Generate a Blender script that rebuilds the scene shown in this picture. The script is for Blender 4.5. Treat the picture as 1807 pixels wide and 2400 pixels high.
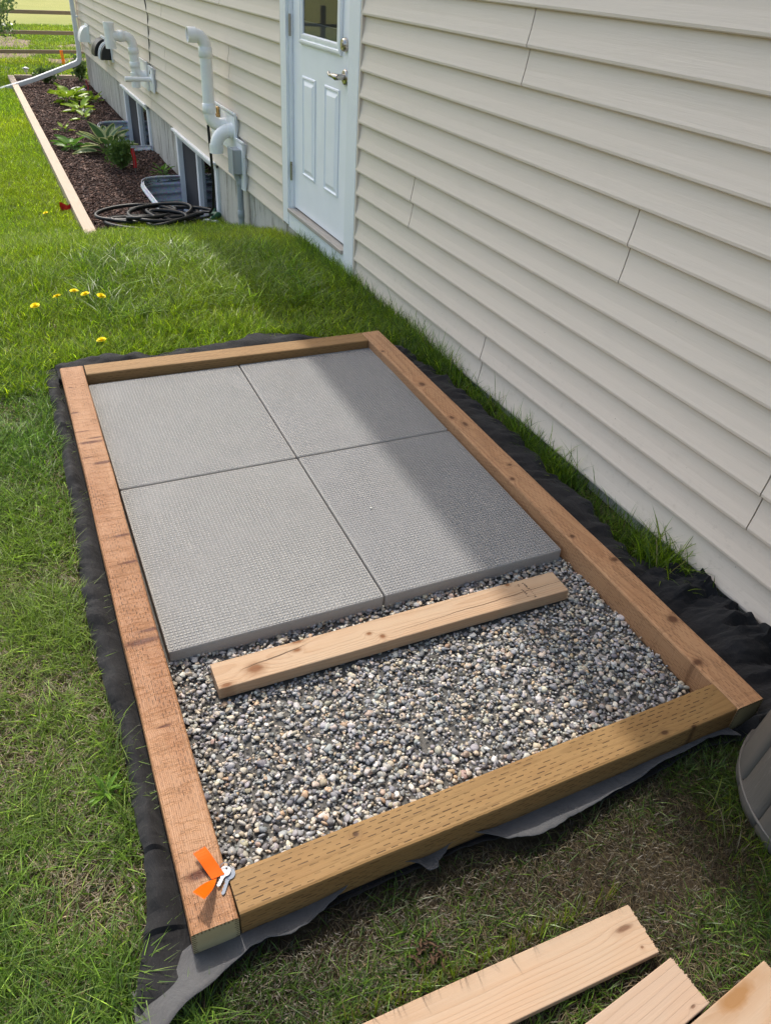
import bpy, bmesh, math, random
import numpy as np
from mathutils import Vector, Matrix, Euler, noise as mnoise

random.seed(7)
rng = np.random.default_rng(11)
scene = bpy.context.scene
COL = scene.collection
for o in list(bpy.data.objects):
    bpy.data.objects.remove(o, do_unlink=True)

# ------------------------------------------------------------------ camera
cam_d = bpy.data.cameras.new("camera")
cam = bpy.data.objects.new("camera", cam_d)
COL.objects.link(cam)
scene.camera = cam
R_ = ((0.9062792, -0.4186193, 0.0584452),      # right
      (0.2001278, 0.5467699, 0.8130139),       # up
      (0.3722994, 0.7251210, -0.5793036))      # forward
cm = Matrix.Identity(4)
for i in range(3):
    cm[i][0] = R_[0][i]
    cm[i][1] = R_[1][i]
    cm[i][2] = -R_[2][i]
cm[0][3], cm[1][3], cm[2][3] = -0.15884, -1.46843, 1.47457
cam.matrix_world = cm
cam_d.sensor_fit = 'VERTICAL'
cam_d.sensor_height = 36.0
cam_d.sensor_width = 36.0
cam_d.lens = 36.0 * 1808.87 / 2400.0
cam_d.clip_start = 0.02
cam_d.clip_end = 3000

# ------------------------------------------------------------------ light
SUN_EL, SUN_AZ = math.radians(56), math.radians(3.2)       # azimuth from +Y towards +X
sunv = Vector((math.sin(SUN_AZ) * math.cos(SUN_EL), math.cos(SUN_AZ) * math.cos(SUN_EL), math.sin(SUN_EL)))
world = bpy.data.worlds.new("World")
scene.world = world
world.use_nodes = True
wn = world.node_tree
bg = wn.nodes['Background']
sky = wn.nodes.new('ShaderNodeTexSky')
sky.sky_type = 'NISHITA'
sky.sun_disc = False
sky.sun_elevation = SUN_EL
sky.sun_rotation = SUN_AZ
sky.air_density = 1.5
sky.dust_density = 5.0
sky.ozone_density = 1.0
wn.links.new(sky.outputs[0], bg.inputs[0])
bg.inputs[1].default_value = 0.15
sl = bpy.data.lights.new("sun", 'SUN')
sl.energy = 2.0
sl.angle = math.radians(0.7)
sl.color = (1.0, 0.95, 0.88)
sun = bpy.data.objects.new("sun", sl)
COL.objects.link(sun)
sun.rotation_euler = sunv.to_track_quat('Z', 'Y').to_euler()
sun.location = (3, 8, 12)
scene.view_settings.view_transform = 'Standard'
scene.view_settings.look = 'None'
scene.view_settings.gamma = 1.0
scene.view_settings.use_curve_mapping = False
scene.view_settings.exposure = 0.92
scene.render.engine = 'CYCLES'
try:
    scene.cycles.max_bounces = 8
    scene.cycles.use_denoising = True
    scene.cycles.denoising_prefilter = 'NONE'
    scene.cycles.use_adaptive_sampling = False
    scene.cycles.transparent_max_bounces = 8
    scene.cycles.caustics_reflective = False
    scene.cycles.caustics_refractive = False
except Exception:
    pass

# ------------------------------------------------------------------ constants
XW = 1.5775                                   # siding plane
EX = Vector((0.99995836, -0.00821536, 0.00397364))
EY = Vector((0.00821261, 0.99962421, 0.02615305))
EZ = Vector((-0.004187, -0.02611933, 0.99965006))
FM = Matrix(((EX.x, EY.x, EZ.x, 0), (EX.y, EY.y, EZ.y, 0), (EX.z, EY.z, EZ.z, 0), (0, 0, 0, 1)))   # frame-local to world
NPEX, NPEY, NPEZ = np.array(EX), np.array(EY), np.array(EZ)
PY = np.array([-30, -3, -1, 0, 1.7, 2.5, 3.2, 3.7, 4.3, 4.85, 5.3, 6.0, 14.5, 20, 40, 300, 900])
PZ = np.array([-.2, -.14, -.09, -.063, -.022, -.022, -.048, -.102, -.235, -.385, -.465, -.49, -.50, -.53, -.7, -2.5, -4])


def gz(x, y):
    x = np.asarray(x, float); y = np.asarray(y, float)
    return np.interp(y, PY, PZ) + 0.004 * np.clip(x, -3, 3) + 0.006 * np.sin(x * 2.1 + 1) * np.sin(y * 1.7) + 0.02 * np.sin(x * .31) * np.sin(y * .23 + 1) * np.clip((y - 6) / 6, 0, 1)


# ------------------------------------------------------------------ node helper
class NT:
    def __init__(self, name):
        self.m = bpy.data.materials.new(name)
        self.m.use_nodes = True
        self.t = self.m.node_tree
        self.b = self.t.nodes['Principled BSDF']
        self.out = self.t.nodes['Material Output']

    def node(self, typ, **kw):
        n = self.t.nodes.new(typ)
        for k, v in kw.items():
            setattr(n, k, v)
        return n

    def put(self, sock, v):
        if hasattr(v, 'is_output') or isinstance(v, bpy.types.NodeSocket):
            self.t.links.new(v, sock)
        elif v is not None:
            try:
                sock.default_value = v
            except Exception:
                sock.default_value = tuple(v) + (1,)

    def math(self, op, a, b=None, c=None, clamp=False):
        n = self.node('ShaderNodeMath', operation=op, use_clamp=clamp)
        self.put(n.inputs[0], a)
        if b is not None:
            self.put(n.inputs[1], b)
        if c is not None:
            self.put(n.inputs[2], c)
        return n.outputs[0]

    def obj(self):
        return self.node('ShaderNodeTexCoord').outputs['Object']

    def gen(self):
        return self.node('ShaderNodeTexCoord').outputs['Generated']

    def geo(self, k='Position'):
        return self.node('ShaderNodeNewGeometry').outputs[k]

    def sep(self, v):
        n = self.node('ShaderNodeSeparateXYZ')
        self.put(n.inputs[0], v)
        return n.outputs

    def comb(self, x, y, z):
        n = self.node('ShaderNodeCombineXYZ')
        for s, v in zip(n.inputs, (x, y, z)):
            self.put(s, v)
        return n.outputs[0]

    def scale(self, v, s):
        n = self.node('ShaderNodeVectorMath', operation='MULTIPLY')
        self.put(n.inputs[0], v)
        n.inputs[1].default_value = s if hasattr(s, '__len__') else (s, s, s)
        return n.outputs[0]

    def vadd(self, v, w):
        n = self.node('ShaderNodeVectorMath', operation='ADD')
        self.put(n.inputs[0], v)
        self.put(n.inputs[1], w)
        return n.outputs[0]

    def noise(self, v, s, detail=3, rough=.55, dist=0, col=False):
        n = self.node('ShaderNodeTexNoise')
        self.put(n.inputs['Vector'], v)
        n.inputs['Scale'].default_value = s
        n.inputs['Detail'].default_value = detail
        n.inputs['Roughness'].default_value = rough
        n.inputs['Distortion'].default_value = dist
        return n.outputs['Color' if col else 'Fac']

    def voro(self, v, s, feat='F1', out='Distance', rand=1.0):
        n = self.node('ShaderNodeTexVoronoi', feature=feat)
        self.put(n.inputs['Vector'], v)
        n.inputs['Scale'].default_value = s
        n.inputs['Randomness'].default_value = rand
        return n.outputs[out]

    def white(self, v):
        n = self.node('ShaderNodeTexWhiteNoise', noise_dimensions='1D')
        self.put(n.inputs['W'], v)
        return n.outputs['Value']

    def ramp(self, f, stops):
        n = self.node('ShaderNodeValToRGB')
        self.put(n.inputs[0], f)
        e = n.color_ramp.elements
        while len(e) < len(stops):
            e.new(.5)
        for i, (p, c) in enumerate(stops):
            e[i].position = p
            e[i].color = (c, c, c, 1) if not hasattr(c, '__len__') else tuple(c) + (1,)
        return n.outputs[0]

    def rng(self, f, a, b, c=0., d=1.):
        n = self.node('ShaderNodeMapRange')
        self.put(n.inputs[0], f)
        for i, v in enumerate((a, b, c, d)):
            n.inputs[1 + i].default_value = v
        return n.outputs[0]

    def mix(self, f, a, b, mode='MIX'):
        n = self.node('ShaderNodeMix', data_type='RGBA', blend_type=mode)
        self.put(n.inputs[0], f)
        for s, v in ((n.inputs[6], a), (n.inputs[7], b)):
            if hasattr(v, '__len__') and not isinstance(v, bpy.types.NodeSocket):
                s.default_value = tuple(v)[:3] + (1,)
            else:
                self.put(s, v)
        return n.outputs[2]

    def bump(self, h, strength=.5, dist=.002, nrm=None):
        n = self.node('ShaderNodeBump')
        n.inputs['Strength'].default_value = strength
        n.inputs['Distance'].default_value = dist
        self.put(n.inputs['Height'], h)
        if nrm is not None:
            self.put(n.inputs['Normal'], nrm)
        return n.outputs[0]

    def attr(self, name):
        return self.node('ShaderNodeAttribute', attribute_name=name).outputs['Color']

    def fin(self, col=None, rough=.6, spec=.4, metal=0., nrm=None, **kw):
        b = self.b
        if col is not None:
            if hasattr(col, '__len__') and not isinstance(col, bpy.types.NodeSocket):
                b.inputs['Base Color'].default_value = tuple(col)[:3] + (1,)
            else:
                self.put(b.inputs['Base Color'], col)
        self.put(b.inputs['Roughness'], rough)
        self.put(b.inputs['Specular IOR Level'], spec)
        self.put(b.inputs['Metallic'], metal)
        if nrm is not None:
            self.put(b.inputs['Normal'], nrm)
        for k, v in kw.items():
            self.put(b.inputs[k], v)
        return self.m


def plain(name, col, rough=.5, spec=.4, metal=0., var=.12, vs=9., bump=.0, bs=200.):
    n = NT(name)
    p = n.obj()
    f = n.noise(p, vs, 4)
    c = n.mix(n.rng(f, .3, .7), [v * (1 - var) for v in col], [min(1, v * (1 + var)) for v in col])
    nr = n.bump(n.noise(p, bs, 2), .4, bump) if bump else None
    return n.fin(c, n.rng(f, .3, .7, rough * .9, min(1, rough * 1.1)), spec, metal, nr)


def wood(name, light, dark, ring=.0045, pith=(.0, -.06), knots=(), incise=None, rough=.65, spec=.3, grainbump=.0008, streak=.5, blot=.25, cracks=(), kwarp=.006, kcol=None, saw=0., glow=None, halo=.45):
    """length along local X, width Y, thickness Z"""
    n = NT(name)
    p = n.obj()
    x, y, z = n.sep(p)
    oi = n.node('ShaderNodeObjectInfo').outputs['Random']
    low = n.noise(n.scale(p, (1.2, 7, 7)), 1.0, 2)
    warp = n.math('MULTIPLY', n.math('SUBTRACT', low, .5), .05)
    kn_dark = None
    kn_warp = None
    for (kx, ky, ra, rb) in knots:
        dx = n.math('DIVIDE', n.math('SUBTRACT', x, kx), ra)
        dy = n.math('DIVIDE', n.math('SUBTRACT', y, ky), rb)
        wob = n.noise(n.scale(p, (40, 40, 40)), 1., 2)
        d = n.math('ADD', n.math('SQRT', n.math('ADD', n.math('MULTIPLY', dx, dx), n.math('MULTIPLY', dy, dy))), n.math('MULTIPLY', n.math('SUBTRACT', wob, .5), .7))
        k = n.rng(d, .55, 1.15, 1., 0.)
        w = n.math('POWER', 2.718, n.math('MULTIPLY', n.math('MULTIPLY', d, d), -.22))
        kn_dark = k if kn_dark is None else n.math('MAXIMUM', kn_dark, k)
        kn_warp = w if kn_warp is None else n.math('MAXIMUM', kn_warp, w)
    dy = n.math('SUBTRACT', y, pith[0])
    dz = n.math('SUBTRACT', z, pith[1])
    r = n.math('SQRT', n.math('ADD', n.math('MULTIPLY', dy, dy), n.math('MULTIPLY', dz, dz)))
    r = n.math('ADD', r, warp)
    if kn_warp is not None:
        r = n.math('ADD', r, n.math('MULTIPLY', kn_warp, kwarp))
    ph = n.math('FRACT', n.math('DIVIDE', r, ring))
    late = n.rng(ph, .45, .92)
    late = n.math('MULTIPLY', late, n.rng(ph, .92, 1., 1., 0.))
    fib = n.noise(n.scale(p, (6, 420, 420)), 1., 3, .7)
    fib2 = n.noise(n.scale(p, (2.5, 90, 90)), 1., 3, .6)
    bl = n.noise(n.scale(p, (5, 14, 14)), 1., 4, .6)
    f = n.math('ADD', n.math('MULTIPLY', late, streak), n.math('MULTIPLY', n.math('SUBTRACT', fib, .45), .8))
    f = n.math('ADD', f, n.math('MULTIPLY', n.math('SUBTRACT', fib2, .5), .7))
    f = n.math('ADD', f, n.math('MULTIPLY', n.math('SUBTRACT', bl, .5), blot * 3), clamp=True)
    c = n.mix(f, light, dark)
    c = n.mix(n.rng(bl, .35, .75), c, n.mix(.5, c, [min(1, light[0] * 1.08), light[1] * .95, light[2] * .85]))
    h = n.math('ADD', n.math('MULTIPLY', fib, .6), n.math('MULTIPLY', late, .5))
    if kn_dark is not None:
        kd = kcol or [dark[0] * .42, dark[1] * .32, dark[2] * .28]
        c = n.mix(n.math('MULTIPLY', n.rng(kn_warp, .35, .95), halo), c, [(a + b) / 2 for a, b in zip(dark, kd)])
        c = n.mix(n.math('MULTIPLY', kn_dark, .9), c, kd)
        h = n.math('SUBTRACT', h, n.math('MULTIPLY', kn_dark, 1.0))
    for (x0, y0, sl_, ln, wd) in cracks:
        dx = n.math('SUBTRACT', x, x0)
        wob = n.math('MULTIPLY', n.math('SUBTRACT', n.noise(n.scale(p, (9, 0, 0)), 1., 3), .5), .016)
        off = n.math('ABSOLUTE', n.math('SUBTRACT', n.math('SUBTRACT', n.math('SUBTRACT', y, y0), n.math('MULTIPLY', dx, sl_)), wob))
        wloc = n.math('MULTIPLY', n.rng(n.math('ABSOLUTE', dx), ln * .2, ln, 1., 0.), wd)
        ck = n.math('LESS_THAN', off, wloc)
        c = n.mix(n.math('MULTIPLY', ck, .85), c, [dark[0] * .2, dark[1] * .16, dark[2] * .13])
        h = n.math('SUBTRACT', h, n.math('MULTIPLY', ck, 4))
    if incise:
        px, py, sx, sy, amt = incise
        nz_ = n.math('ABSOLUTE', n.sep(n.geo('Normal'))[2])
        topf = n.math('GREATER_THAN', nz_, .6)
        vsel = n.math('ADD', n.math('MULTIPLY', y, topf), n.math('MULTIPLY', z, n.math('SUBTRACT', 1., topf)))
        for (vv, uu) in ((vsel, x),):
            row = n.math('DIVIDE', n.math('ADD', vv, 1.0), py)
            rid = n.math('FLOOR', row)
            fv = n.math('ABSOLUTE', n.math('SUBTRACT', n.math('FRACT', row), .5))
            par = n.math('MULTIPLY', n.math('MODULO', rid, 2.), .5)
            u = n.math('ADD', n.math('ADD', n.math('DIVIDE', n.math('ADD', uu, 5.0), px), par), n.math('MULTIPLY', n.white(rid), .22))
            cid = n.math('FLOOR', u)
            jit = n.white(n.math('ADD', n.math('MULTIPLY', cid, 7.13), n.math('MULTIPLY', rid, 31.7)))
            fu = n.math('ABSOLUTE', n.math('SUBTRACT', n.math('FRACT', u), .5))
            m1 = n.math('LESS_THAN', fu, n.math('MULTIPLY', n.math('ADD', jit, .45), sx))
            m2 = n.math('LESS_THAN', fv, n.math('MULTIPLY', n.math('ADD', n.math('MULTIPLY', jit, .8), .6), sy))
            mk = n.math('MULTIPLY', n.math('MULTIPLY', m1, m2), n.rng(n.noise(n.scale(p, (9, 25, 25)), 1., 2), .36, .5))
        c = n.mix(n.math('MULTIPLY', mk, amt), c, [dark[0] * .3, dark[1] * .25, dark[2] * .2])
        h = n.math('SUBTRACT', h, n.math('MULTIPLY', mk, 3.0))
    if saw:
        sw = n.noise(n.scale(p, (75, 13, 13)), 1., 4, .7, .8)
        c = n.mix(n.math('MULTIPLY', n.rng(sw, .54, .66), saw), c, [dark[0] * .6, dark[1] * .55, dark[2] * .5])
        h = n.math('SUBTRACT', h, n.math('MULTIPLY', n.rng(sw, .5, .66), 1.2))
    if glow:
        gl_ = n.rng(n.noise(n.scale(p, (2.6, 9, 9)), 1., 4, .6), .42, .62)  # pale highlight zones painted into the wood colour
        gl_ = n.math('MULTIPLY', gl_, n.math('SUBTRACT', 1., kn_dark))
        c = n.mix(n.math('MULTIPLY', gl_, .65), c, n.mix(f, glow, light))
    # small tint difference between boards
    hs = n.node('ShaderNodeHueSaturation')
    n.put(hs.inputs['Value'], n.rng(oi, 0, 1, .94, 1.06))
    n.put(hs.inputs['Color'], c)
    return n.fin(hs.outputs[0], n.rng(fib, .2, .8, rough - .08, rough + .1), spec, 0, n.bump(h, .7, grainbump))


# ------------------------------------------------------------------ mesh helpers
class MB:
    def __init__(self):
        self.v = []; self.f = []; self.mi = []; self.sm = []

    def add(self, vs, fs, mi=0, smooth=False):
        o = len(self.v)
        self.v += [tuple(a) for a in vs]
        for f in fs:
            self.f.append(tuple(i + o for i in f)); self.mi.append(mi); self.sm.append(smooth)

    def box(self, c, s, mi=0, M=None):
        cx, cy, cz = c; sx, sy, sz = s[0] / 2, s[1] / 2, s[2] / 2
        vs = [Vector((cx + a * sx, cy + b * sy, cz + d * sz)) for a in (-1, 1) for b in (-1, 1) for d in (-1, 1)]
        if M is not None:
            vs = [M @ v for v in vs]
        self.add(vs, [(0, 1, 3, 2), (4, 6, 7, 5), (0, 4, 5, 1), (2, 3, 7, 6), (0, 2, 6, 4), (1, 5, 7, 3)], mi)

    def tube(self, pts, r, seg=12, mi=0, cap=True, inner=None):
        pts = [Vector(p) for p in pts]
        rs = r if hasattr(r, '__len__') else [r] * len(pts)
        n = len(pts)
        t0 = (pts[1] - pts[0]).normalized()
        ref = Vector((0, 0, 1)) if abs(t0.z) < .9 else Vector((1, 0, 0))
        u = t0.cross(ref).normalized()
        o = len(self.v); vs = []
        for i, p in enumerate(pts):
            t = ((pts[min(i + 1, n - 1)] - pts[max(i - 1, 0)])).normalized()
            u = (u - t * u.dot(t))
            u = u.normalized() if u.length > 1e-6 else t.orthogonal().normalized()
            w = t.cross(u)
            for k in range(seg):
                a = 2 * math.pi * k / seg
                vs.append(p + (u * math.cos(a) + w * math.sin(a)) * rs[i])
        fs = [(i * seg + k, i * seg + (k + 1) % seg, (i + 1) * seg + (k + 1) % seg, (i + 1) * seg + k) for i in range(n - 1) for k in range(seg)]
        self.add(vs, fs, mi, True)
        if cap:
            self.add(vs[:seg], [tuple(range(seg))[::-1]], mi)
            self.add(vs[-seg:], [tuple(range(seg))], mi)

    def build(self, name, mat, parent=None, bevel=0, M=None, link=True):
        me = bpy.data.meshes.new(name)
        me.from_pydata(self.v, [], self.f)
        for m in (mat if isinstance(mat, (list, tuple)) else [mat]):
            me.materials.append(m)
        for p, mi, s in zip(me.polygons, self.mi, self.sm):
            p.material_index = mi; p.use_smooth = s
        if bevel:
            bm = bmesh.new(); bm.from_mesh(me)
            bmesh.ops.remove_doubles(bm, verts=bm.verts, dist=1e-6)
            es = [e for e in bm.edges if len(e.link_faces) == 2 and e.calc_face_angle(0) > .6]
            bmesh.ops.bevel(bm, geom=es, offset=bevel, segments=2, profile=.6, affect='EDGES')
            bm.to_mesh(me); bm.free()
        me.update()
        ob = bpy.data.objects.new(name, me)
        COL.objects.link(ob)
        if parent is not None:
            ob.parent = parent
        if M is not None:
            ob.matrix_basis = M
        return ob


def fast_mesh(name, verts, tris, mat, cols=None, smooth=False):
    me = bpy.data.meshes.new(name)
    nv, nt = len(verts), len(tris)
    me.vertices.add(nv)
    me.vertices.foreach_set('co', np.ascontiguousarray(verts, np.float32).ravel())
    me.loops.add(nt * 3)
    me.loops.foreach_set('vertex_index', np.ascontiguousarray(tris, np.int32).ravel())
    me.polygons.add(nt)
    me.polygons.foreach_set('loop_start', np.arange(0, nt * 3, 3, dtype=np.int32))
    me.polygons.foreach_set('loop_total', np.full(nt, 3, np.int32))
    if smooth:
        me.polygons.foreach_set('use_smooth', np.ones(nt, bool))
    me.update(calc_edges=True)
    if cols is not None:
        a = me.color_attributes.new('tint', 'FLOAT_COLOR', 'POINT')
        c = np.ones((nv, 4), np.float32); c[:, :3] = cols
        a.data.foreach_set('color', c.ravel())
    me.materials.append(mat)
    ob = bpy.data.objects.new(name, me)
    COL.objects.link(ob)
    return ob


def tag(o, label, cat, group=None):
    o['label'] = label; o['category'] = cat
    if group:
        o['group'] = group
    return o


def thing(name, label, cat, loc=(0, 0, 0), group=None, M=None):
    o = bpy.data.objects.new(name, None)
    o.empty_display_size = .05
    COL.objects.link(o)
    if M is not None:
        o.matrix_world = M
    else:
        o.location = loc
    return tag(o, label, cat, group)


def structure(o):
    o['kind'] = 'structure'
    return o


def stuff(o, label=None, cat=None):
    o['kind'] = 'stuff'
    if label:
        tag(o, label, cat)
    return o


def local(x, y, z=0., rz=0.):
    return FM @ Matrix.Translation((x, y, z)) @ Matrix.Rotation(rz, 4, 'Z')


# value noise on numpy arrays
_perm = rng.random((64, 64))


def vnoise(x, y, s):
    x = np.asarray(x) * s + 100.3; y = np.asarray(y) * s + 57.7
    xi = np.floor(x).astype(int); yi = np.floor(y).astype(int)
    fx = x - xi; fy = y - yi
    fx = fx * fx * (3 - 2 * fx); fy = fy * fy * (3 - 2 * fy)
    g = lambda a, b: _perm[a % 64, b % 64]
    return (g(xi, yi) * (1 - fx) + g(xi + 1, yi) * fx) * (1 - fy) + (g(xi, yi + 1) * (1 - fx) + g(xi + 1, yi + 1) * fx) * fy


def in_poly(x, y, poly):
    x = np.asarray(x); y = np.asarray(y)
    r = np.zeros(x.shape, bool)
    n = len(poly)
    for i in range(n):
        x0, y0 = poly[i]; x1, y1 = poly[(i + 1) % n]
        c = ((y0 > y) != (y1 > y)) & (x < (x1 - x0) * (y - y0) / ((y1 - y0) or 1e-9) + x0)
        r ^= c
    return r


def smooth(mb_obj):
    for p in mb_obj.data.polygons:
        p.use_smooth = True


# ------------------------------------------------------------------ materials
def m_siding():
    n = NT('vinyl_siding')
    p = n.geo()
    g = n.noise(n.scale(p, (0, 8, 190)), 1., 4, .65, .6)
    g2 = n.noise(n.scale(p, (0, 2.2, 60)), 1., 3, .6, .9)
    c = n.mix(n.noise(p, 1.3, 3), (.675, .59, .495), (.71, .625, .53))
    dirt = n.rng(n.noise(n.scale(p, (3, 3, 9)), 1., 5, .7), .55, .8)
    c = n.mix(n.math('MULTIPLY', dirt, .12), c, (.36, .32, .25))
    xs, ys, zs = n.sep(p)
    low = n.math('MULTIPLY', n.rng(zs, .0, .45, 1., 0.), n.rng(n.noise(p, 38, 5, .8), .56, .70))
    c = n.mix(n.math('MULTIPLY', low, .28), c, (.25, .20, .14))
    spk = n.math('MULTIPLY', n.rng(n.voro(p, 26), .035, .05, 1., 0.), n.rng(zs, .1, 1.2, .8, .15))
    c = n.mix(n.math('MULTIPLY', spk, n.rng(n.noise(p, 5, 2), .5, .6)), c, (.12, .09, .06))
    h = n.math('ADD', g, n.math('MULTIPLY', g2, .8))
    return n.fin(c, .5, .35, 0, n.bump(h, .4, .0016))


def m_concrete_wall():
    n = NT('foundation_concrete')
    p = n.geo()
    c = n.mix(n.noise(p, 4, 5, .65), (.44, .42, .37), (.60, .575, .52))
    st = n.rng(n.noise(n.scale(p, (1, 9, 1.1)), 1., 8, .85), .50, .58)
    c = n.mix(n.math('MULTIPLY', st, .8), c, (.20, .18, .145))
    pits = n.rng(n.voro(p, 55), .0, .22, 1., 0.)
    c = n.mix(n.math('MULTIPLY', pits, .3), c, (.16, .16, .15))
    h = n.math('SUBTRACT', n.noise(p, 30, 5), pits)
    return n.fin(c, .9, .2, 0, n.bump(h, .6, .004))


def m_paver():
    n = NT('concrete_paver')
    p = n.obj()
    x, y, z = n.sep(p)
    pt = .0150
    a = n.math('SINE', n.math('MULTIPLY', n.math('ADD', x, y), math.pi * 2 / (pt * 1.414)))
    b = n.math('SINE', n.math('MULTIPLY', n.math('SUBTRACT', x, y), math.pi * 2 / (pt * 1.414)))
    bumps = n.rng(n.math('MULTIPLY', a, b), -.2, .75)
    topm = n.rng(n.sep(n.geo('Normal'))[2], .9, .98)
    wear = n.rng(n.noise(p, 5, 3), .35, .6)
    bumps = n.math('MULTIPLY', n.math('MULTIPLY', bumps, topm), n.rng(wear, 0, 1, .55, 1))
    f1 = n.noise(p, 300, 3, .8)
    f2 = n.noise(p, 3.2, 4, .6)
    f3 = n.voro(p, 330)
    c = n.mix(n.rng(f2, .3, .7), (.355, .348, .338), (.41, .403, .39))
    c = n.mix(n.rng(f1, .35, .7), n.mix(.5, c, (.2, .2, .2)), c)
    c = n.mix(n.math('MULTIPLY', n.rng(bumps, 0, 1, .62, 0), topm), c, (.13, .133, .137))  # dark colour in the hollows stands in for shading between bumps
    glint = n.math('MULTIPLY', n.rng(n.noise(p, 420, 1), .66, .74), .6)  # white sun glints painted into the colour as specks
    c = n.mix(glint, c, (.75, .75, .74))
    ri = n.node('ShaderNodeObjectInfo').outputs['Random']
    c = n.mix(1., c, n.mix(ri, (.90, .90, .91), (1.06, 1.05, 1.02)), 'MULTIPLY')
    stn = n.rng(n.noise(n.vadd(n.scale(p, 2.1), n.comb(ri, ri, ri)), 1.7, 6, .7), .56, .70)
    c = n.mix(n.math('MULTIPLY', stn, .22), c, (.21, .20, .18))
    side = n.math('SUBTRACT', 1., topm)
    c = n.mix(n.math('MULTIPLY', side, .5), c, (.42, .385, .34))
    h = n.math('ADD', n.math('MULTIPLY', bumps, 1.3), n.math('MULTIPLY', f1, .7))
    return n.fin(c, n.rng(f1, .3, .7, .62, .85), .45, 0, n.bump(h, 1.0, .0034))


def m_grass():
    n = NT('grass_blades')
    c = n.attr('tint')
    n.fin(c, .40, .5)
    tr = n.node('ShaderNodeBsdfTranslucent')
    n.put(tr.inputs[0], n.mix(1., c, (1.0, 1.12, .55), 'MULTIPLY'))
    ms = n.node('ShaderNodeMixShader')
    ms.inputs[0].default_value = .5
    n.t.links.new(n.b.outputs[0], ms.inputs[1]); n.t.links.new(tr.outputs[0], ms.inputs[2])
    n.t.links.new(ms.outputs[0], n.out.inputs[0])
    return n.m


def m_leaf(name, c1, c2, edge=None, gloss=.4):
    n = NT(name)
    p = n.obj()
    x, y, z = n.sep(p)
    f = n.noise(n.scale(p, (8, 30, 8)), 1., 3)
    c = n.mix(f, c1, c2)
    if edge:
        # pale leaf margin: y runs across the leaf, stored in a vertex attribute
        e = n.node('ShaderNodeAttribute', attribute_name='tint').outputs['Fac']
        c = n.mix(n.rng(n.math('ADD', e, n.math('MULTIPLY', n.math('SUBTRACT', n.noise(p, 40, 2), .5), .3)), .62, .74), c, edge)
    n.fin(c, gloss, .4)
    tr = n.node('ShaderNodeBsdfTranslucent')
    n.put(tr.inputs[0], c)
    ms = n.node('ShaderNodeMixShader')
    ms.inputs[0].default_value = .35
    n.t.links.new(n.b.outputs[0], ms.inputs[1]); n.t.links.new(tr.outputs[0], ms.inputs[2])
    n.t.links.new(ms.outputs[0], n.out.inputs[0])
    return n.m


def m_ground():
    n = NT('lawn_soil')
    p = n.geo()
    x, y, z = n.sep(p)
    f = n.noise(p, 9, 6, .65)
    soil = n.mix(f, (.022, .017, .011), (.06, .045, .028))  # soil kept extra dark so gaps between blades read as deep shadow
    soil = n.mix(n.rng(n.noise(p, 70, 4, .7), .55, .75), soil, (.12, .095, .06))
    grn = n.mix(n.noise(p, 25, 4), (.07, .12, .02), (.15, .22, .045))
    grn = n.mix(n.rng(n.noise(p, 2.3, 4), .5, .7), grn, (.21, .22, .07))
    far = n.rng(y, 4.5, 9.)
    patch = n.rng(n.noise(n.scale(p, (.55, 1.1, 1)), 1., 4, .6), .5, .58)
    zone = n.math('MULTIPLY', n.rng(y, 13.8, 15.), n.rng(y, 19.5, 22., 1., 0.))
    bare = n.math('MULTIPLY', patch, zone)
    field = n.mix(n.noise(n.scale(p, (.5, .5, 1)), 1., 6, .7), (.20, .22, .06), (.30, .29, .11))
    grn = n.mix(n.rng(y, 21, 30), grn, field)
    c = n.mix(far, soil, grn)
    c = n.mix(bare, c, n.mix(f, (.16, .12, .09), (.30, .24, .18)))
    return n.fin(c, .95, .1, 0, n.bump(n.noise(p, 60, 5), .8, .01))


def m_fabric(name, col, sheen=.3):
    n = NT(name)
    p = n.obj()
    x, y, z = n.sep(p)
    w = n.math('MULTIPLY', n.math('SINE', n.math('MULTIPLY', x, 2600)), n.math('SINE', n.math('MULTIPLY', y, 2600)))
    f = n.noise(p, 7, 5, .6)
    c = n.mix(n.rng(f, .3, .7), [v * .75 for v in col], [v * 1.3 for v in col])
    dust = n.rng(n.noise(p, 320, 3, .7), .6, .75)
    c = n.mix(n.math('MULTIPLY', dust, .25), c, (.16, .15, .14))
    cr = n.noise(n.scale(p, (16, 7, 10)), 1., 5, .6, .6)
    h = n.math('ADD', n.math('MULTIPLY', cr, 3), n.math('MULTIPLY', w, .06))
    return n.fin(c, .78, .18, 0, n.bump(h, .6, .007), **{'Sheen Weight': sheen, 'Sheen Roughness': .5})


def m_tinted(name, rough, spec, bump=.0012, bs=160, detail=3):
    n = NT(name)
    p = n.geo()
    c = n.attr('tint')
    f = n.noise(p, bs, detail, .65)
    c = n.mix(n.rng(f, .3, .75, 0, .5), c, n.mix(1., c, (.55, .54, .52), 'MULTIPLY'))
    return n.fin(c, rough, spec, 0, n.bump(f, .5, bump))


def m_galv():
    n = NT('galvanized_steel')
    p = n.geo()
    f = n.voro(p, 60, out='Color')
    c = n.mix(n.noise(p, 6, 4), (.44, .49, .55), (.58, .62, .67))
    c = n.mix(.25, c, f, 'OVERLAY')
    return n.fin(c, .45, .5, .25)


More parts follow.
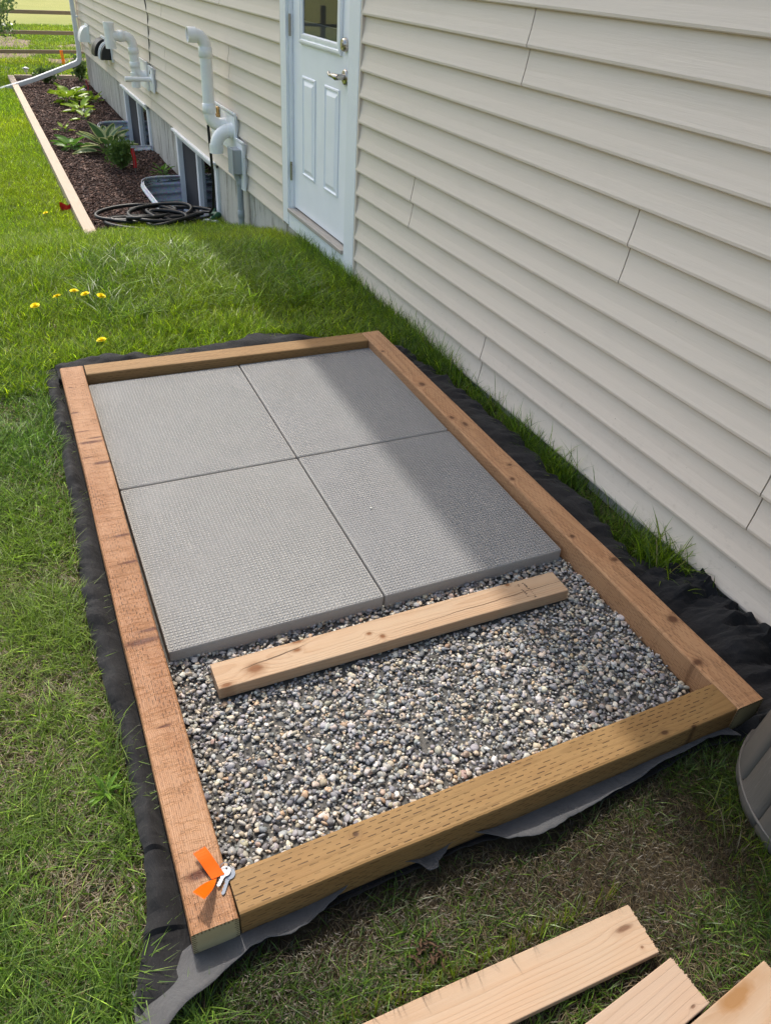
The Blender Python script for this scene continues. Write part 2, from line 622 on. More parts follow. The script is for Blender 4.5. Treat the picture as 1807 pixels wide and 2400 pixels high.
def m_glass():
    n = NT('window_glass')
    g = n.node('ShaderNodeBsdfGlossy')
    g.inputs['Roughness'].default_value = .02
    t = n.node('ShaderNodeBsdfTransparent')
    t.inputs[0].default_value = (.62, .66, .68, 1)
    fr = n.node('ShaderNodeFresnel')
    fr.inputs[0].default_value = 1.4
    ms = n.node('ShaderNodeMixShader')
    n.t.links.new(fr.outputs[0], ms.inputs[0])
    n.t.links.new(t.outputs[0], ms.inputs[1]); n.t.links.new(g.outputs[0], ms.inputs[2])
    n.t.links.new(ms.outputs[0], n.out.inputs[0])
    return n.m


def m_barrel(name, grain):
    n = NT(name)
    p = n.obj()
    f = n.noise(n.scale(p, (60, 60, 3)), 1., 4, .7)
    c = n.mix(n.noise(p, 8, 4), (.080, .073, .064), (.105, .096, .085))
    scr = n.rng(n.noise(n.scale(p, (140, 140, 5)), 1., 3, .7, .5), .62, .7)
    c = n.mix(n.math('MULTIPLY', scr, .35 if grain else .08), c, (.32, .31, .29))
    h = f if grain else n.noise(p, 300, 2)
    return n.fin(c, .55, .4, 0, n.bump(h, .7 if grain else .2, .003 if grain else .0006))


MAT = {
    'siding': m_siding(),
    'concrete': m_concrete_wall(),
    'paver': m_paver(),
    'grass': m_grass(),
    'ground': m_ground(),
    'fabric': m_fabric('black_weed_fabric', (.015, .015, .016), .05),
    'flap': m_fabric('grey_fabric_underside', (.072, .072, .074), .25),
    'gravel': m_tinted('gravel_stone', .6, .4),
    'mulch': m_tinted('bark_mulch', .75, .25, .002, 90),
    'galv': m_galv(),
    'glass': m_glass(),
    'white_trim': None,
    'pvc': plain('white_pvc', (.90, .89, .87), .35, .45, var=.03),
    'door': plain('white_door_paint', (.87, .885, .93), .35, .45, var=.02),
    'vinyl_white': plain('white_vinyl', (.86, .87, .88), .35, .45, var=.03),
    'alu_white': plain('white_aluminium', (.70, .72, .74), .32, .5, var=.04),
    'nickel': plain('brushed_nickel', (.46, .43, .39), .28, .5, 1.0, var=.06),
    'brass': plain('brass', (.52, .33, .14), .35, .5, 1.0),
    'grey_plastic': plain('grey_conduit_plastic', (.36, .385, .40), .5, .4, var=.06),
    'black_plastic': plain('black_plastic', (.02, .02, .021), .45, .4),
    'rubber': plain('black_hose_rubber', (.010, .010, .011), .45, .4),
    'green_plastic': plain('green_plastic', (.02, .10, .05), .45, .4),
    'dark_room': plain('dark_interior', (.035, .034, .033), .9, .1),
    'blind': plain('grey_blind', (.30, .30, .30), .8, .2),
    'screen': plain('dark_screen', (.05, .05, .055), .8, .2),
    'threshold': wood('threshold_wood', (.40, .37, .33), (.2, .185, .165), .004, (.0, -.05), rough=.6),
    'soil': plain('dark_soil', (.05, .035, .025), .95, .1, var=.35, vs=30, bump=.01, bs=60),
    'bedsoil': plain('mulch_soil', (.045, .028, .022), .95, .1, var=.4, vs=40, bump=.012, bs=70),
    'roof': plain('roof_shingle', (.09, .085, .08), .9, .2, var=.3, vs=20),
    'edging': wood('pale_edging_wood', (.46, .38, .30), (.32, .25, .185), .006, (.0, -.09), rough=.75, blot=.15, streak=.3),
    'fence': wood('weathered_fence_wood', (.26, .21, .16), (.15, .12, .09), .006, (.0, -.09), rough=.85),
    'orange': plain('orange_tape', (.62, .095, .0), .6, .12, var=.06),
    'red': plain('red_flag_plastic', (.62, .015, .02), .45, .4, var=.1),
    'orange_flag': plain('orange_flag_plastic', (.85, .26, .01), .5, .4),
    'key': plain('key_steel', (.17, .20, .25), .5, .3, .0, var=.08, vs=200),
    'keywhite': plain('white_key_tag', (.55, .55, .56), .5, .4, var=.02),
    'stem': plain('plant_stem', (.10, .20, .04), .6, .3),
    'bark': plain('shrub_bark', (.14, .10, .07), .9, .2, var=.3, vs=40),
    'yellow': plain('dandelion_yellow', (.88, .66, .004), .7, .2, var=.2, vs=300),
    'wire': plain('wire_steel', (.3, .3, .3), .5, .4, .6),
    'cable': plain('black_cable', (.09, .085, .075), .5, .4),
    'solar': plain('solar_lamp_metal', (.45, .46, .45), .35, .5, .8),
    'stone': plain('pale_stone', (.55, .54, .52), .8, .3, var=.2, vs=20),
    'ink': plain('grade_stamp_ink', (.10, .07, .06), .8, .2),
    'barrel_smooth': m_barrel('barrel_smooth_stave', False),
    'barrel_grain': m_barrel('barrel_grained_stave', True),
    'dead': plain('dead_leaf', (.085, .05, .03), .8, .2, var=.3, vs=60),
}


def m_trim():
    n = NT('white_textured_trim')
    p = n.geo()
    f = n.noise(n.scale(p, (30, 90, 22)), 1., 3, .6, 1.2)
    c = n.mix(n.noise(p, 6, 3), (.78, .81, .83), (.85, .87, .89))
    return n.fin(c, .42, .45, 0, n.bump(f, .7, .004))


MAT['white_trim'] = m_trim()

# ================================================================== GROUND
BED_X0, BED_Y0, BED_Y1 = .475, 5.2, 14.45
WELLS = [(5.60, 7.02, .44), (8.47, 10.06, .42)]           # y0, y1, projection


def grid_coords(segs):
    out = []
    for a, b, n in segs:
        out += list(np.linspace(a, b, n, endpoint=False))
    return out + [segs[-1][1]]


gx = grid_coords([(-400, -30, 14), (-30, -4, 26), (-4, BED_X0 + .02, 60), (BED_X0 + .02, XW + .06, 16), (XW + .06, 30, 14), (30, 400, 12)])
gy = grid_coords([(-30, -3, 12), (-3, BED_Y0 - .02, 100), (BED_Y0 - .02, BED_Y1 - .02, 60), (BED_Y1 - .02, 30, 40), (30, 100, 20), (100, 800, 16)])
X, Y = np.meshgrid(gx, gy, indexing='ij')
Z = gz(X, Y)
nx, ny = len(gx), len(gy)
vs = np.stack([X, Y, Z], -1).reshape(-1, 3)
fs = []
for i in range(nx - 1):
    for j in range(ny - 1):
        cx, cy = (gx[i] + gx[i + 1]) / 2, (gy[j] + gy[j + 1]) / 2
        if BED_X0 + .02 < cx < XW + .06 and BED_Y0 - .02 < cy < BED_Y1 - .02:
            continue
        a = i * ny + j
        fs.append((a, a + ny, a + ny + 1)); fs.append((a, a + ny + 1, a + 1))
lawn = fast_mesh('ground', vs, np.array(fs), MAT['ground'], smooth=True)
structure(lawn)

# flower bed soil, open where the window wells are
bx = np.linspace(BED_X0, XW + .05, 38); by = np.linspace(BED_Y0 - .06, BED_Y1, 300)
X, Y = np.meshgrid(bx, by, indexing='ij')


def bedz(x, y):
    return -.485 + .015 * (vnoise(x, y, 3.) - .5) + .02 * np.clip((np.asarray(x) - 1.2) / .4, 0, 1) - np.where(np.asarray(y) < 5.6, 0, 0) + .09 * np.clip((5.35 - np.asarray(y)) / .25, 0, 1) * 0


def in_well(x, y, grow=0.):
    r = np.zeros(np.shape(x), bool)
    for y0, y1, d in WELLS:
        yc, hw = (y0 + y1) / 2, (y1 - y0) / 2 + grow
        u = np.abs((y - yc) / hw); w = np.clip((XW + .02 - x) / (d + grow), 0, 9)
        r |= (u ** 5. + w ** 5. < 1)
    return r


Z = bedz(X, Y)
ny = len(by); fs = []
for i in range(len(bx) - 1):
    for j in range(ny - 1):
        cx, cy = (bx[i] + bx[i + 1]) / 2, (by[j] + by[j + 1]) / 2
        if in_well(cx, cy, -.005):
            continue
        a = i * ny + j
        fs.append((a, a + ny, a + ny + 1)); fs.append((a, a + ny + 1, a + 1))
bed = fast_mesh('flower_bed_soil', np.stack([X, Y, Z], -1).reshape(-1, 3), np.array(fs), MAT['bedsoil'], smooth=True)
structure(bed)

# bare soil patches beyond the bed
DIRT = [[(-1.5, 22.6), (.646, 22.316), (.894, 22.252), (1.215, 21.158), (1.278, 20.44), (.963, 19.681), (.505, 19.584), (-1.5, 19.2)],
        [(-1.2, 18.6), (.451, 18.53), (.886, 18.607), (1.251, 18.775), (1.6, 18.7), (1.176, 18.161), (.829, 17.82), (.406, 17.662), (-1.2, 17.5)],
        [(1.309, 17.519), (1.633, 17.847), (2.6, 18.0), (2.9, 17.2), (1.7, 17.0), (1.364, 16.7)],
        [(1.324, 19.95), (2.231, 20.661), (3.2, 20.6), (2.156, 19.9), (1.314, 19.6)]]


def on_dirt(x, y):
    xx = x + .25 * (vnoise(x, y, 3.) - .5); yy = y + .5 * (vnoise(x + 7, y, 3.) - .5)
    r = np.zeros(np.shape(x), bool)
    for d in DIRT:
        r |= in_poly(xx, yy, d)
    return r


m_dirt = plain('bare_dirt', (.175, .135, .10), .95, .1, var=.4, vs=6, bump=.02, bs=25)
dx_ = np.linspace(-1.8, 3.4, 131); dy_ = np.linspace(16.4, 22.9, 131)
X, Y = np.meshgrid(dx_, dy_, indexing='ij')
Z = gz(X, Y) + .012
fs = []
cxm = (X[:-1, :-1] + X[1:, 1:]) / 2; cym = (Y[:-1, :-1] + Y[1:, 1:]) / 2
inside = on_dirt(cxm, cym)
for i, j in zip(*np.nonzero(inside)):
    a = i * 131 + j
    fs.append((a, a + 131, a + 132)); fs.append((a, a + 132, a + 1))
structure(fast_mesh('dirt_path', np.stack([X, Y, Z], -1).reshape(-1, 3), np.array(fs), m_dirt, smooth=True))

# ================================================================== HOUSE
house = thing('house', 'beige vinyl-sided house wall with white side door and bare concrete foundation', 'house', (XW, 5, 0))
HM = Matrix.Translation((-XW, -5, 0))           # parts are written in world coordinates
HY0, HY1 = -4.0, 13.78


def hpart(mb, name, mat, bevel=0, parent=None):
    o = mb.build(name, mat, house if parent is None else parent, bevel)
    if parent is None:
        o.matrix_basis = HM
    return o


DY0, DY1 = 2.490, 3.683          # door trim outer edges
CH = .1148; SZ0 = .0095
seams = {0: [1.10, 8.18, 11.85], 1: [-.346, 5.2, 12.10], 2: [1.85, 7.22, 10.62], 3: [.385, 4.91, 8.38, 11.83], 4: [-1.2, 7.2, 10.9], 5: [1.08, 5.06, 8.7]}
prof = [(-.004, -.003), (.004, -.003), (.0165, -.0065), (.0200, -.003), (.0208, .005), (.0185, .014), (.0120, .045), (.0062, .085), (.0034, .1148)]
for r in range(23):
    z0 = SZ0 + r * 2 * CH
    sy = seams.get(r) or sorted(random.uniform(-3.5, -2.6) + 3.0 * k for k in range(6))
    cuts = [HY0] + [s for s in sorted(sy) if HY0 < s < HY1] + [HY1]
    spans = []
    for a, b in zip(cuts[:-1], cuts[1:]):
        if z0 < 2.15:
            if b <= DY0 or a >= DY1:
                spans.append((a, b))
            else:
                if a < DY0:
                    spans.append((a, DY0))
                if b > DY1:
                    spans.append((DY1, b))
        else:
            spans.append((a, b))
    for k, (a, b) in enumerate(spans):
        mb = MB()
        lift = .0016 * (k % 2)
        ov = -.0016 if a not in (HY0, DY1) else 0.
        ov2 = -.0016 if b not in (HY1, DY0) else 0.
        aa, bb = a - ov, b + ov2
        nseg = max(2, int((bb - aa) / .25))
        ys = np.linspace(aa, bb, nseg + 1)
        pts = []
        for c in (0, 1):
            pts += [(px + lift, pz + z0 + c * CH) for px, pz in prof]
        wob = lambda y, i: .0007 * math.sin(y * 3.1 + r * 1.7 + i * .2) + .0005 * math.sin(y * 7.7 + r)
        vs = [(XW - px - wob(y, i), y, pz) for y in ys for i, (px, pz) in enumerate(pts)]
        n_ = len(pts)
        fs = [(j * n_ + i, j * n_ + i + 1, (j + 1) * n_ + i + 1, (j + 1) * n_ + i) for j in range(nseg) for i in range(n_ - 1)]
        for e in (0, nseg):       # closed ends give the lap its thickness
            o_ = len(vs)
            vs += [(XW + .003, ys[e], pz) for px, pz in pts]
            fs += [(e * n_ + i, e * n_ + i + 1, o_ + i + 1, o_ + i) for i in range(n_ - 1)]
        mb.add(vs, fs)
        hpart(mb, 'siding_panel', MAT['siding'])
# wall core behind the siding, leaving the door opening free
mb = MB()
for y0, y1, z0, z1 in ((HY0, DY0 + .06, .0, 5.25), (DY1 - .06, HY1, .0, 5.25), (DY0 + .06, DY1 - .06, 2.2, 5.25)):
    mb.box((XW + .08, (y0 + y1) / 2, (z0 + z1) / 2), (.14, y1 - y0, z1 - z0))
mb.box((XW + 4.5, HY1 - .07, 2.6), (8.7, .14, 5.25)); mb.box((XW + 4.5, HY0 + .07, 2.6), (8.7, .14, 5.25)); mb.box((XW + 8.9, (HY0 + HY1) / 2, 2.6), (.14, HY1 - HY0 - .3, 5.25))
hpart(mb, 'wall_core', MAT['siding'])
# starter strip shadow ledge and corner post
mb = MB()
mb.box((XW - .006, HY1 + .012, 2.6), (.06, .085, 5.2))
hpart(mb, 'corner_post', MAT['siding'], .003)
# foundation with openings for the basement windows
WIN = [(5.50, 7.07, -.80, .012), (8.50, 10.10, -.80, .012)]
mb = MB()
yy = HY0
for y0, y1, z0, z1 in WIN:
    mb.box((XW + .13, (yy + y0) / 2, -.75), (.24, y0 - yy, 1.52))
    mb.box((XW + .13, (y0 + y1) / 2, -1.16), (.24, y1 - y0, .70))
    yy = y1
mb.box((XW + .13, (yy + HY1) / 2, -.75), (.24, HY1 - yy, 1.52))
mb.box((XW + 4.5, HY1 - .13, -.75), (8.5, .22, 1.5))
hpart(mb, 'foundation', MAT['concrete'])
# roof, soffit, fascia and gutter: their shade falls on the slab
EX_ = XW - .345
mb = MB()
ridge = XW + 4.4
for sgn in (1,):
    mb.add([(EX_, HY0 - .4, 5.30), (ridge, HY0 - .4, 7.6), (2 * ridge - EX_, HY0 - .4, 5.30), (EX_, HY1 + .35, 5.30), (ridge, HY1 + .35, 7.6), (2 * ridge - EX_, HY1 + .35, 5.30)],
           [(0, 1, 4, 3), (1, 2, 5, 4), (0, 2, 1), (3, 4, 5)])
roof = hpart(mb, 'roof', MAT['roof'])
mb = MB(); mb.box(((EX_ + XW) / 2 + .02, (HY0 + HY1) / 2, 5.25), (XW - EX_ + .1, HY1 - HY0 + .7, .02))
mb.build('soffit', MAT['alu_white'], roof)
mb = MB(); mb.box((EX_ - .05, (HY0 + HY1) / 2, 5.27), (.11, HY1 - HY0 + .72, .12))
mb.build('gutter', MAT['alu_white'], roof, .01)

# ---- side door
SX = XW + .015                    # slab face
door = bpy.data.objects.new('door', None); COL.objects.link(door); door.parent = house; door.matrix_basis = HM


def dpart(mb, name, mat, bevel=0):
    return mb.build(name, mat, door, bevel)


TF = XW - .024                    # trim face
TOP = 2.22
mb = MB(); mb.box((TF + .03, (DY1 + 3.582) / 2, (TOP + .015) / 2), (.06, DY1 - 3.582, TOP - .015)); dpart(mb, 'trim_board', MAT['white_trim'], .003)
mb = MB(); mb.box((TF + .03, (DY0 + 2.627) / 2, (TOP + .015) / 2), (.06, 2.627 - DY0, TOP - .015)); dpart(mb, 'trim_board', MAT['white_trim'], .003)
mb = MB(); mb.box((TF + .032, (2.627 + 3.582) / 2, .052), (.056, 3.582 - 2.627 - .003, .098)); o = dpart(mb, 'sill_board', MAT['white_trim'], .003)
mb = MB(); mb.box((TF + .03, (DY0 + DY1) / 2, TOP + .055), (.06, DY1 - DY0, .105)); dpart(mb, 'trim_board', MAT['white_trim'], .003)
# vinyl J channel round the trim
mb = MB()
mb.box((XW - .009, DY0 - .009, 1.1), (.026, .016, 2.2)); dpart(mb, 'channel', MAT['siding'], .002)
mb = MB(); mb.box((XW - .009, DY1 + .009, 1.1), (.026, .016, 2.2)); dpart(mb, 'channel', MAT['siding'], .002)
# jambs
mb = MB()
mb.box((XW + .045, 3.572, 1.16), (.10, .018, 2.10)); mb.box((XW + .045, 2.637, 1.16), (.10, .018, 2.10)); mb.box((XW + .045, 3.105, 2.19), (.10, .918, .04))
dpart(mb, 'jamb', MAT['vinyl_white'])
# threshold: worn wood and aluminium lip
mb = MB(); mb.box((0, 0, 0), (.93, .075, .022))
o = mb.build('threshold', MAT['threshold'], door, .003, Matrix.Translation((XW + .005, 3.105, .112)) @ Matrix.Rotation(math.pi / 2, 4, 'Z'))
# slab
mb = MB(); SY0, SY1, SZb, SZt = 2.650, 3.560, .134, 2.165
bm_face = SX
mb.box((SX + .022, (SY0 + SY1) / 2, (SZb + SZt) / 2), (.044, SY1 - SY0, SZt - SZb))
slab = dpart(mb, 'slab', MAT['door'], .002)


def frame_ring(mb, y0, y1, z0, z1, steps):
    """stepped moulding ring; steps = list of (inset, height above slab face)"""
    rings = []
    for ins, h in steps:
        a, b, c, d = y0 + ins, y1 - ins, z0 + ins, z1 - ins
        x = SX - h
        rings.append([(x, a, c), (x, b, c), (x, b, d), (x, a, d)])
    vs = [v for r_ in rings for v in r_]
    fs = []
    for k in range(len(rings) - 1):
        for i in range(4):
            fs.append((k * 4 + i, k * 4 + (i + 1) % 4, (k + 1) * 4 + (i + 1) % 4, (k + 1) * 4 + i))
    mb.add(vs, fs)
    return len(rings)


for (y0, y1) in ((3.180, 3.396), (2.820, 3.036)):
    mb = MB()
    st = [(0, .0012), (.004, .006), (.012, .007), (.018, .0015), (.026, .0015), (.046, .009)]
    k = frame_ring(mb, y0, y1, .362, .909, st)
    o_ = len(mb.v)
    ins, h = st[-1]
    mb.add([(SX - h, y0 + ins, .362 + ins), (SX - h, y1 - ins, .362 + ins), (SX - h, y1 - ins, .909 - ins), (SX - h, y0 + ins, .909 - ins)], [(0, 1, 2, 3)])
    mb.build('raised_panel', MAT['door'], door)
# glazed upper light
LY0, LY1, LZ0, LZ1 = 2.795, 3.425, 1.066, 2.02
mb = MB(); frame_ring(mb, LY0, LY1, LZ0, LZ1, [(0, .0012), (.003, .012), (.012, .016), (.022, .016), (.026, .010), (.040, .012), (.05, .012), (.056, .003)])
lite = mb.build('glazing_frame', MAT['vinyl_white'], door)
mb = MB(); gy0, gy1, gz0, gz1 = LY0 + .056, LY1 - .056, LZ0 + .056, LZ1 - .056
mb.add([(SX - .003, gy0 - .002, gz0 - .002), (SX - .003, gy1 + .002, gz0 - .002), (SX - .003, gy1 + .002, gz1 + .002), (SX - .003, gy0 - .002, gz1 + .002)], [(3, 2, 1, 0)])
mb.build('pane', MAT['glass'], door)
mb = MB(); mb.box((SX - .0018, (gy0 + gy1) / 2, (gz0 + gz1) / 2 + .03), (.001, gy1 - gy0, gz1 - gz0 - .06)); mb.build('blind', plain('dim_glass_blind', (.11, .11, .115), .8, .2), door)
mb = MB(); mb.box((SX - .0018, (gy0 + gy1) / 2, gz0 + .03), (.0014, gy1 - gy0, .055)); mb.build('blind_rail', MAT['blind'], door)
# hinges
for zc in (1.146, .351):
    mb = MB()
    mb.tube([(XW - .002, 3.566, zc - .055), (XW - .002, 3.566, zc + .055)], .0075, 10)
    for q in (-.033, 0, .033):
        mb.tube([(XW - .002, 3.566, zc + q - .002), (XW - .002, 3.566, zc + q + .002)], .0084, 10)
    mb.box((XW + .012, 3.574, zc), (.024, .006, .1))
    dpart(mb, 'hinge', MAT['nickel'])
# lever handle
mb = MB(); ly, lz = 2.742, .978
mb.tube([(SX - .001, ly, lz), (SX - .010, ly, lz), (SX - .013, ly, lz)], [.036, .036, .030], 24)
mb.tube([(SX - .012, ly, lz), (SX - .062, ly, lz)], .0145, 16)
mb.tube([(SX - .05, ly - .012, lz), (SX - .056, ly, lz), (SX - .06, ly + .04, lz + .004), (SX - .055, ly + .085, lz - .002), (SX - .05, ly + .118, lz + .006)], [.013, .015, .0115, .0095, .0085], 12)
dpart(mb, 'lever_handle', MAT['nickel'])
mb = MB(); dy_, dz_ = 2.748, 1.122
mb.tube([(SX - .001, dy_, dz_), (SX - .018, dy_, dz_), (SX - .024, dy_, dz_)], [.032, .030, .024], 24)
mb.tube([(SX - .024, dy_, dz_), (SX - .028, dy_, dz_)], .013, 16)
dpart(mb, 'deadbolt', MAT['nickel'])
mb = MB(); mb.box((XW + .3, 3.1, 1.2), (.02, 1.3, 2.3)); dpart(mb, 'interior_back', MAT['dark_room'])

# ---- basement windows
for wi, (y0, y1, z0, z1) in enumerate(WIN):
    w = bpy.data.objects.new('window', None); COL.objects.link(w); w.parent = house; w.matrix_basis = HM
    fx0, fx1 = XW - .012, XW + .07
    mb = MB(); t = .07
    mb.box(((fx0 + fx1) / 2, y0 + t / 2, (z0 + z1) / 2), (fx1 - fx0, t, z1 - z0 - .05))
    mb.box(((fx0 + fx1) / 2, y1 - t / 2, (z0 + z1) / 2), (fx1 - fx0, t, z1 - z0 - .05))
    mb.box(((fx0 + fx1) / 2 - .006, (y0 + y1) / 2, z1 - .038), (fx1 - fx0 + .012, y1 - y0, .03))
    mb.box(((fx0 + fx1) / 2 + .008, (y0 + y1) / 2, z1 - .07), (fx1 - fx0 - .014, y1 - y0 - 2 * t, .034))
    mb.box(((fx0 + fx1) / 2 - .02, (y0 + y1) / 2, z1 - .012), (fx1 - fx0 + .03, y1 - y0 + .03, .021))
    mb.box(((fx0 + fx1) / 2, (y0 + y1) / 2, z0 + .03), (fx1 - fx0, y1 - y0, .06))
    mb.build('frame', MAT['vinyl_white'], w, .004)
    ym = (y0 + y1) / 2 + (.0 if wi else .02)
    mb = MB()
    mb.box((XW + .035, ym, (z0 + z1) / 2 - .03), (.05, .06, z1 - z0 - .12))
    mb.box((XW + .04, y0 + t + .014, (z0 + z1) / 2 - .03), (.04, .028, z1 - z0 - .12))
    mb.box((XW + .04, (y0 + ym) / 2, z0 + .08), (.04, ym - y0 - .14, .04))
    mb.build('sash', MAT['vinyl_white'], w, .003)
    mb = MB(); mb.box((XW + .045, (y0 + ym) / 2, (z0 + z1) / 2), (.006, ym - y0 - .12, z1 - z0 - .13)); mb.build('pane', MAT['glass'], w)
    mb = MB(); mb.box((XW + .052, (y1 + ym) / 2, (z0 + z1) / 2), (.006, y1 - ym - .12, z1 - z0 - .13)); mb.build('pane', MAT['glass'], w)
    mb = MB(); mb.box((XW + .038, (y1 + ym) / 2, (z0 + z1) / 2), (.003, y1 - ym - .12, z1 - z0 - .13)); mb.build('insect_screen', MAT['screen'], w)
    mb = MB(); mb.box((XW + .16, (y0 + y1) / 2, (z0 + z1) / 2), (.02, y1 - y0, z1 - z0)); mb.build('dark_room', MAT['dark_room'], w)

# ================================================================== WINDOW WELLS
for wi, (y0, y1, d) in enumerate(WELLS):
    yc, hw = (y0 + y1) / 2, (y1 - y0) / 2
    t = thing('window_well', ['corrugated galvanized window well beside the coiled black hose', 'corrugated galvanized window well behind the variegated hosta'][wi], 'window well', (XW, yc, -.9), 'galvanized window wells')
    M_ = Matrix.Translation((-XW, -yc, .9))
    nA, zt, zb = 56, (-.425 if wi == 0 else -.415), -.93
    zs = np.linspace(zb, zt, 64)

    def rimpt(a, off):
        ca, sa = math.cos(a), math.sin(a)
        r_ = (abs(ca) ** 5. + abs(sa) ** 5.) ** (-1 / 5.)
        return XW - .004 - (d + off) * r_ * sa, yc + (hw + off) * r_ * ca
    mb = MB(); vs = []
    for k in range(nA + 1):
        a = math.pi * k / nA
        for z in zs:
            off = .016 * math.sin(z * 2 * math.pi / .08)
            x_, y_ = rimpt(a, off)
            vs.append((x_, y_, z))
    nz = len(zs)
    mb.add(vs, [(k * nz + i, k * nz + i + 1, (k + 1) * nz + i + 1, (k + 1) * nz + i) for k in range(nA) for i in range(nz - 1)], 0, True)
    o = mb.build('corrugated_wall', MAT['galv'], t, 0, M_)
    sol = o.modifiers.new('thickness', 'SOLIDIFY'); sol.thickness = .0016; sol.offset = 0
    mb = MB()
    mb.tube([(*rimpt(math.pi * k / nA, .004), zt + .002) for k in range(nA + 1)], .0045, 8)
    mb.build('rolled_rim', MAT['galv'], t, 0, M_)
    mb = MB()
    mb.box((XW - .006, y0 - .02, (zt + zb) / 2), (.004, .045, zt - zb)); mb.box((XW - .006, y1 + .02, (zt + zb) / 2), (.004, .045, zt - zb))
    mb.build('wall_flange', MAT['galv'], t, 0, M_)
    vs = [(XW + .03, yc, -.9)] + [(*rimpt(math.pi * k / nA, -.002), -.9) for k in range(nA + 1)]
    mb = MB(); mb.add(vs, [(0, k + 1, k + 2) for k in range(nA)])
    f = mb.build('well_floor', MAT['soil'], t, 0, M_)

# ================================================================== TIMBER FRAME
ZT = .036; TH = .089
INC_R = (.030, .0062, .20, .10, .8)
timber_mats = [
    wood('timber_red_brown', (.27, .128, .056), (.13, .052, .02), .0036, (.16, -.03), rough=.55, spec=.30,
         incise=(.024, .0074, .24, .10, .8), grainbump=.0014, streak=.6, blot=.35, kwarp=.004, kcol=(.085, .024, .010), saw=.14, glow=(.38, .215, .115),
         knots=[(-1.07, .0, .012, .040), (-.70, .0, .004, .02), (-.42, .0, .011, .048), (-.385, -.025, .006, .03), (-.10, -.02, .006, .028), (.03, -.02, .006, .026), (.44, -.022, .010, .034), (.485, .02, .004, .02), (.58, .0, .011, .046), (.605, -.018, .005, .03), (.66, .02, .004, .03), (.80, .028, .006, .018), (1.0, .022, .004, .010)],),
    wood('timber_brown', (.40, .225, .115), (.21, .105, .05), .0050, (-.01, -.09), rough=.62,
         incise=(.030, .0068, .22, .09, .7), grainbump=.0012, streak=.6, blot=.35, saw=.18,
         knots=[(-1.0, .03, .012, .016), (-.85, -.02, .014, .018), (-.58, -.03, .010, .012), (-.44, .025, .008, .008), (-.1, .03, .010, .008), (-.02, -.01, .008, .01), (.28, .0, .018, .010), (.34, .025, .014, .009), (.62, .01, .015, .012), (.95, .035, .008, .007)]),
    wood('timber_tan', (.235, .14, .052), (.13, .07, .023), .0065, (.035, -.12), rough=.66,
         incise=(.030, .0098, .26, .085, .85), grainbump=.0010, streak=.4, blot=.2,
         knots=[(.41, -.028, .011, .006), (.49, -.041, .009, .004), (-.37, .02, .007, .006)]),
    wood('timber_far', (.25, .15, .062), (.13, .07, .027), .0060, (.03, -.1), rough=.66, incise=(.030, .0098, .24, .08, .5), streak=.45),
]
def m_end():
    n = NT('pale_cut_end')
    p = n.obj(); x, y, z = n.sep(p)
    c = n.mix(n.noise(p, 25, 4), (.30, .255, .14), (.40, .345, .20))
    rad = n.math('SQRT', n.math('ADD', n.math('MULTIPLY', y, y), n.math('MULTIPLY', n.math('ADD', z, .06), n.math('ADD', z, .06))))
    c = n.mix(n.math('MULTIPLY', n.rng(n.math('FRACT', n.math('DIVIDE', rad, .0045)), .5, 1.), .25), c, (.22, .17, .085))
    for a, b in ((y, z), (z, y)):
        edge = n.rng(n.math('ADD', n.math('ABSOLUTE', a), n.math('MULTIPLY', n.white(n.math('FLOOR', n.math('DIVIDE', b, .0036))), .004)), .0375, .0395)
        st = n.math('LESS_THAN', n.math('ABSOLUTE', n.math('SUBTRACT', n.math('FRACT', n.math('DIVIDE', b, .0072)), .5)), .22)
        c = n.mix(n.math('MULTIPLY', n.math('MULTIPLY', edge, st), .8), c, (.07, .045, .02))
    return n.fin(c, .8, .2)


pale_end = m_end()


def timber(name, label, p0, p1, mat, endmat=None, lift=0.):
    """4x4 from p0 to p1 (frame-local centre line)"""
    v = Vector((p1[0] - p0[0], p1[1] - p0[1], 0)); ln = v.length
    rz = math.atan2(v.y, v.x)
    bm = bmesh.new()
    n = max(6, int(ln / .08))
    r_ = .006
    sec = []
    h = TH / 2
    for cx, cy, a0 in ((h - r_, h - r_, 0), (-h + r_, h - r_, 90), (-h + r_, -h + r_, 180), (h - r_, -h + r_, 270)):
        for a in (0, 45, 90):
            an = math.radians(a0 + a)
            sec.append((cx + r_ * math.cos(an), cy + r_ * math.sin(an)))
    rings = []
    for i in range(n + 1):
        x = -ln / 2 + ln * i / n
        wy = .0009 * math.sin(x * 5.1 + ln * 9) + .0006 * math.sin(x * 13.3)
        wz = .0007 * math.sin(x * 4.1 + 2 + ln)
        rings.append([bm.verts.new((x, a + wy, b + wz)) for a, b in sec])
    m_ = len(sec)
    for i in range(n):
        for k in range(m_):
            f = bm.faces.new((rings[i][k], rings[i][(k + 1) % m_], rings[i + 1][(k + 1) % m_], rings[i + 1][k]))
    e0 = bm.faces.new(rings[0][::-1]); e1 = bm.faces.new(rings[-1])
    e0.material_index = e1.material_index = 1
    bmesh.ops.recalc_face_normals(bm, faces=bm.faces)
    me = bpy.data.meshes.new(name); bm.to_mesh(me); bm.free()
    me.materials.append(mat); me.materials.append(endmat or pale_end)
    o = bpy.data.objects.new(name, me); COL.objects.link(o)
    o.matrix_world = local((p0[0] + p1[0]) / 2, (p0[1] + p1[1]) / 2, ZT - TH / 2 + lift, rz)
    return tag(o, label, 'timber', 'square timbers of the shed base frame')


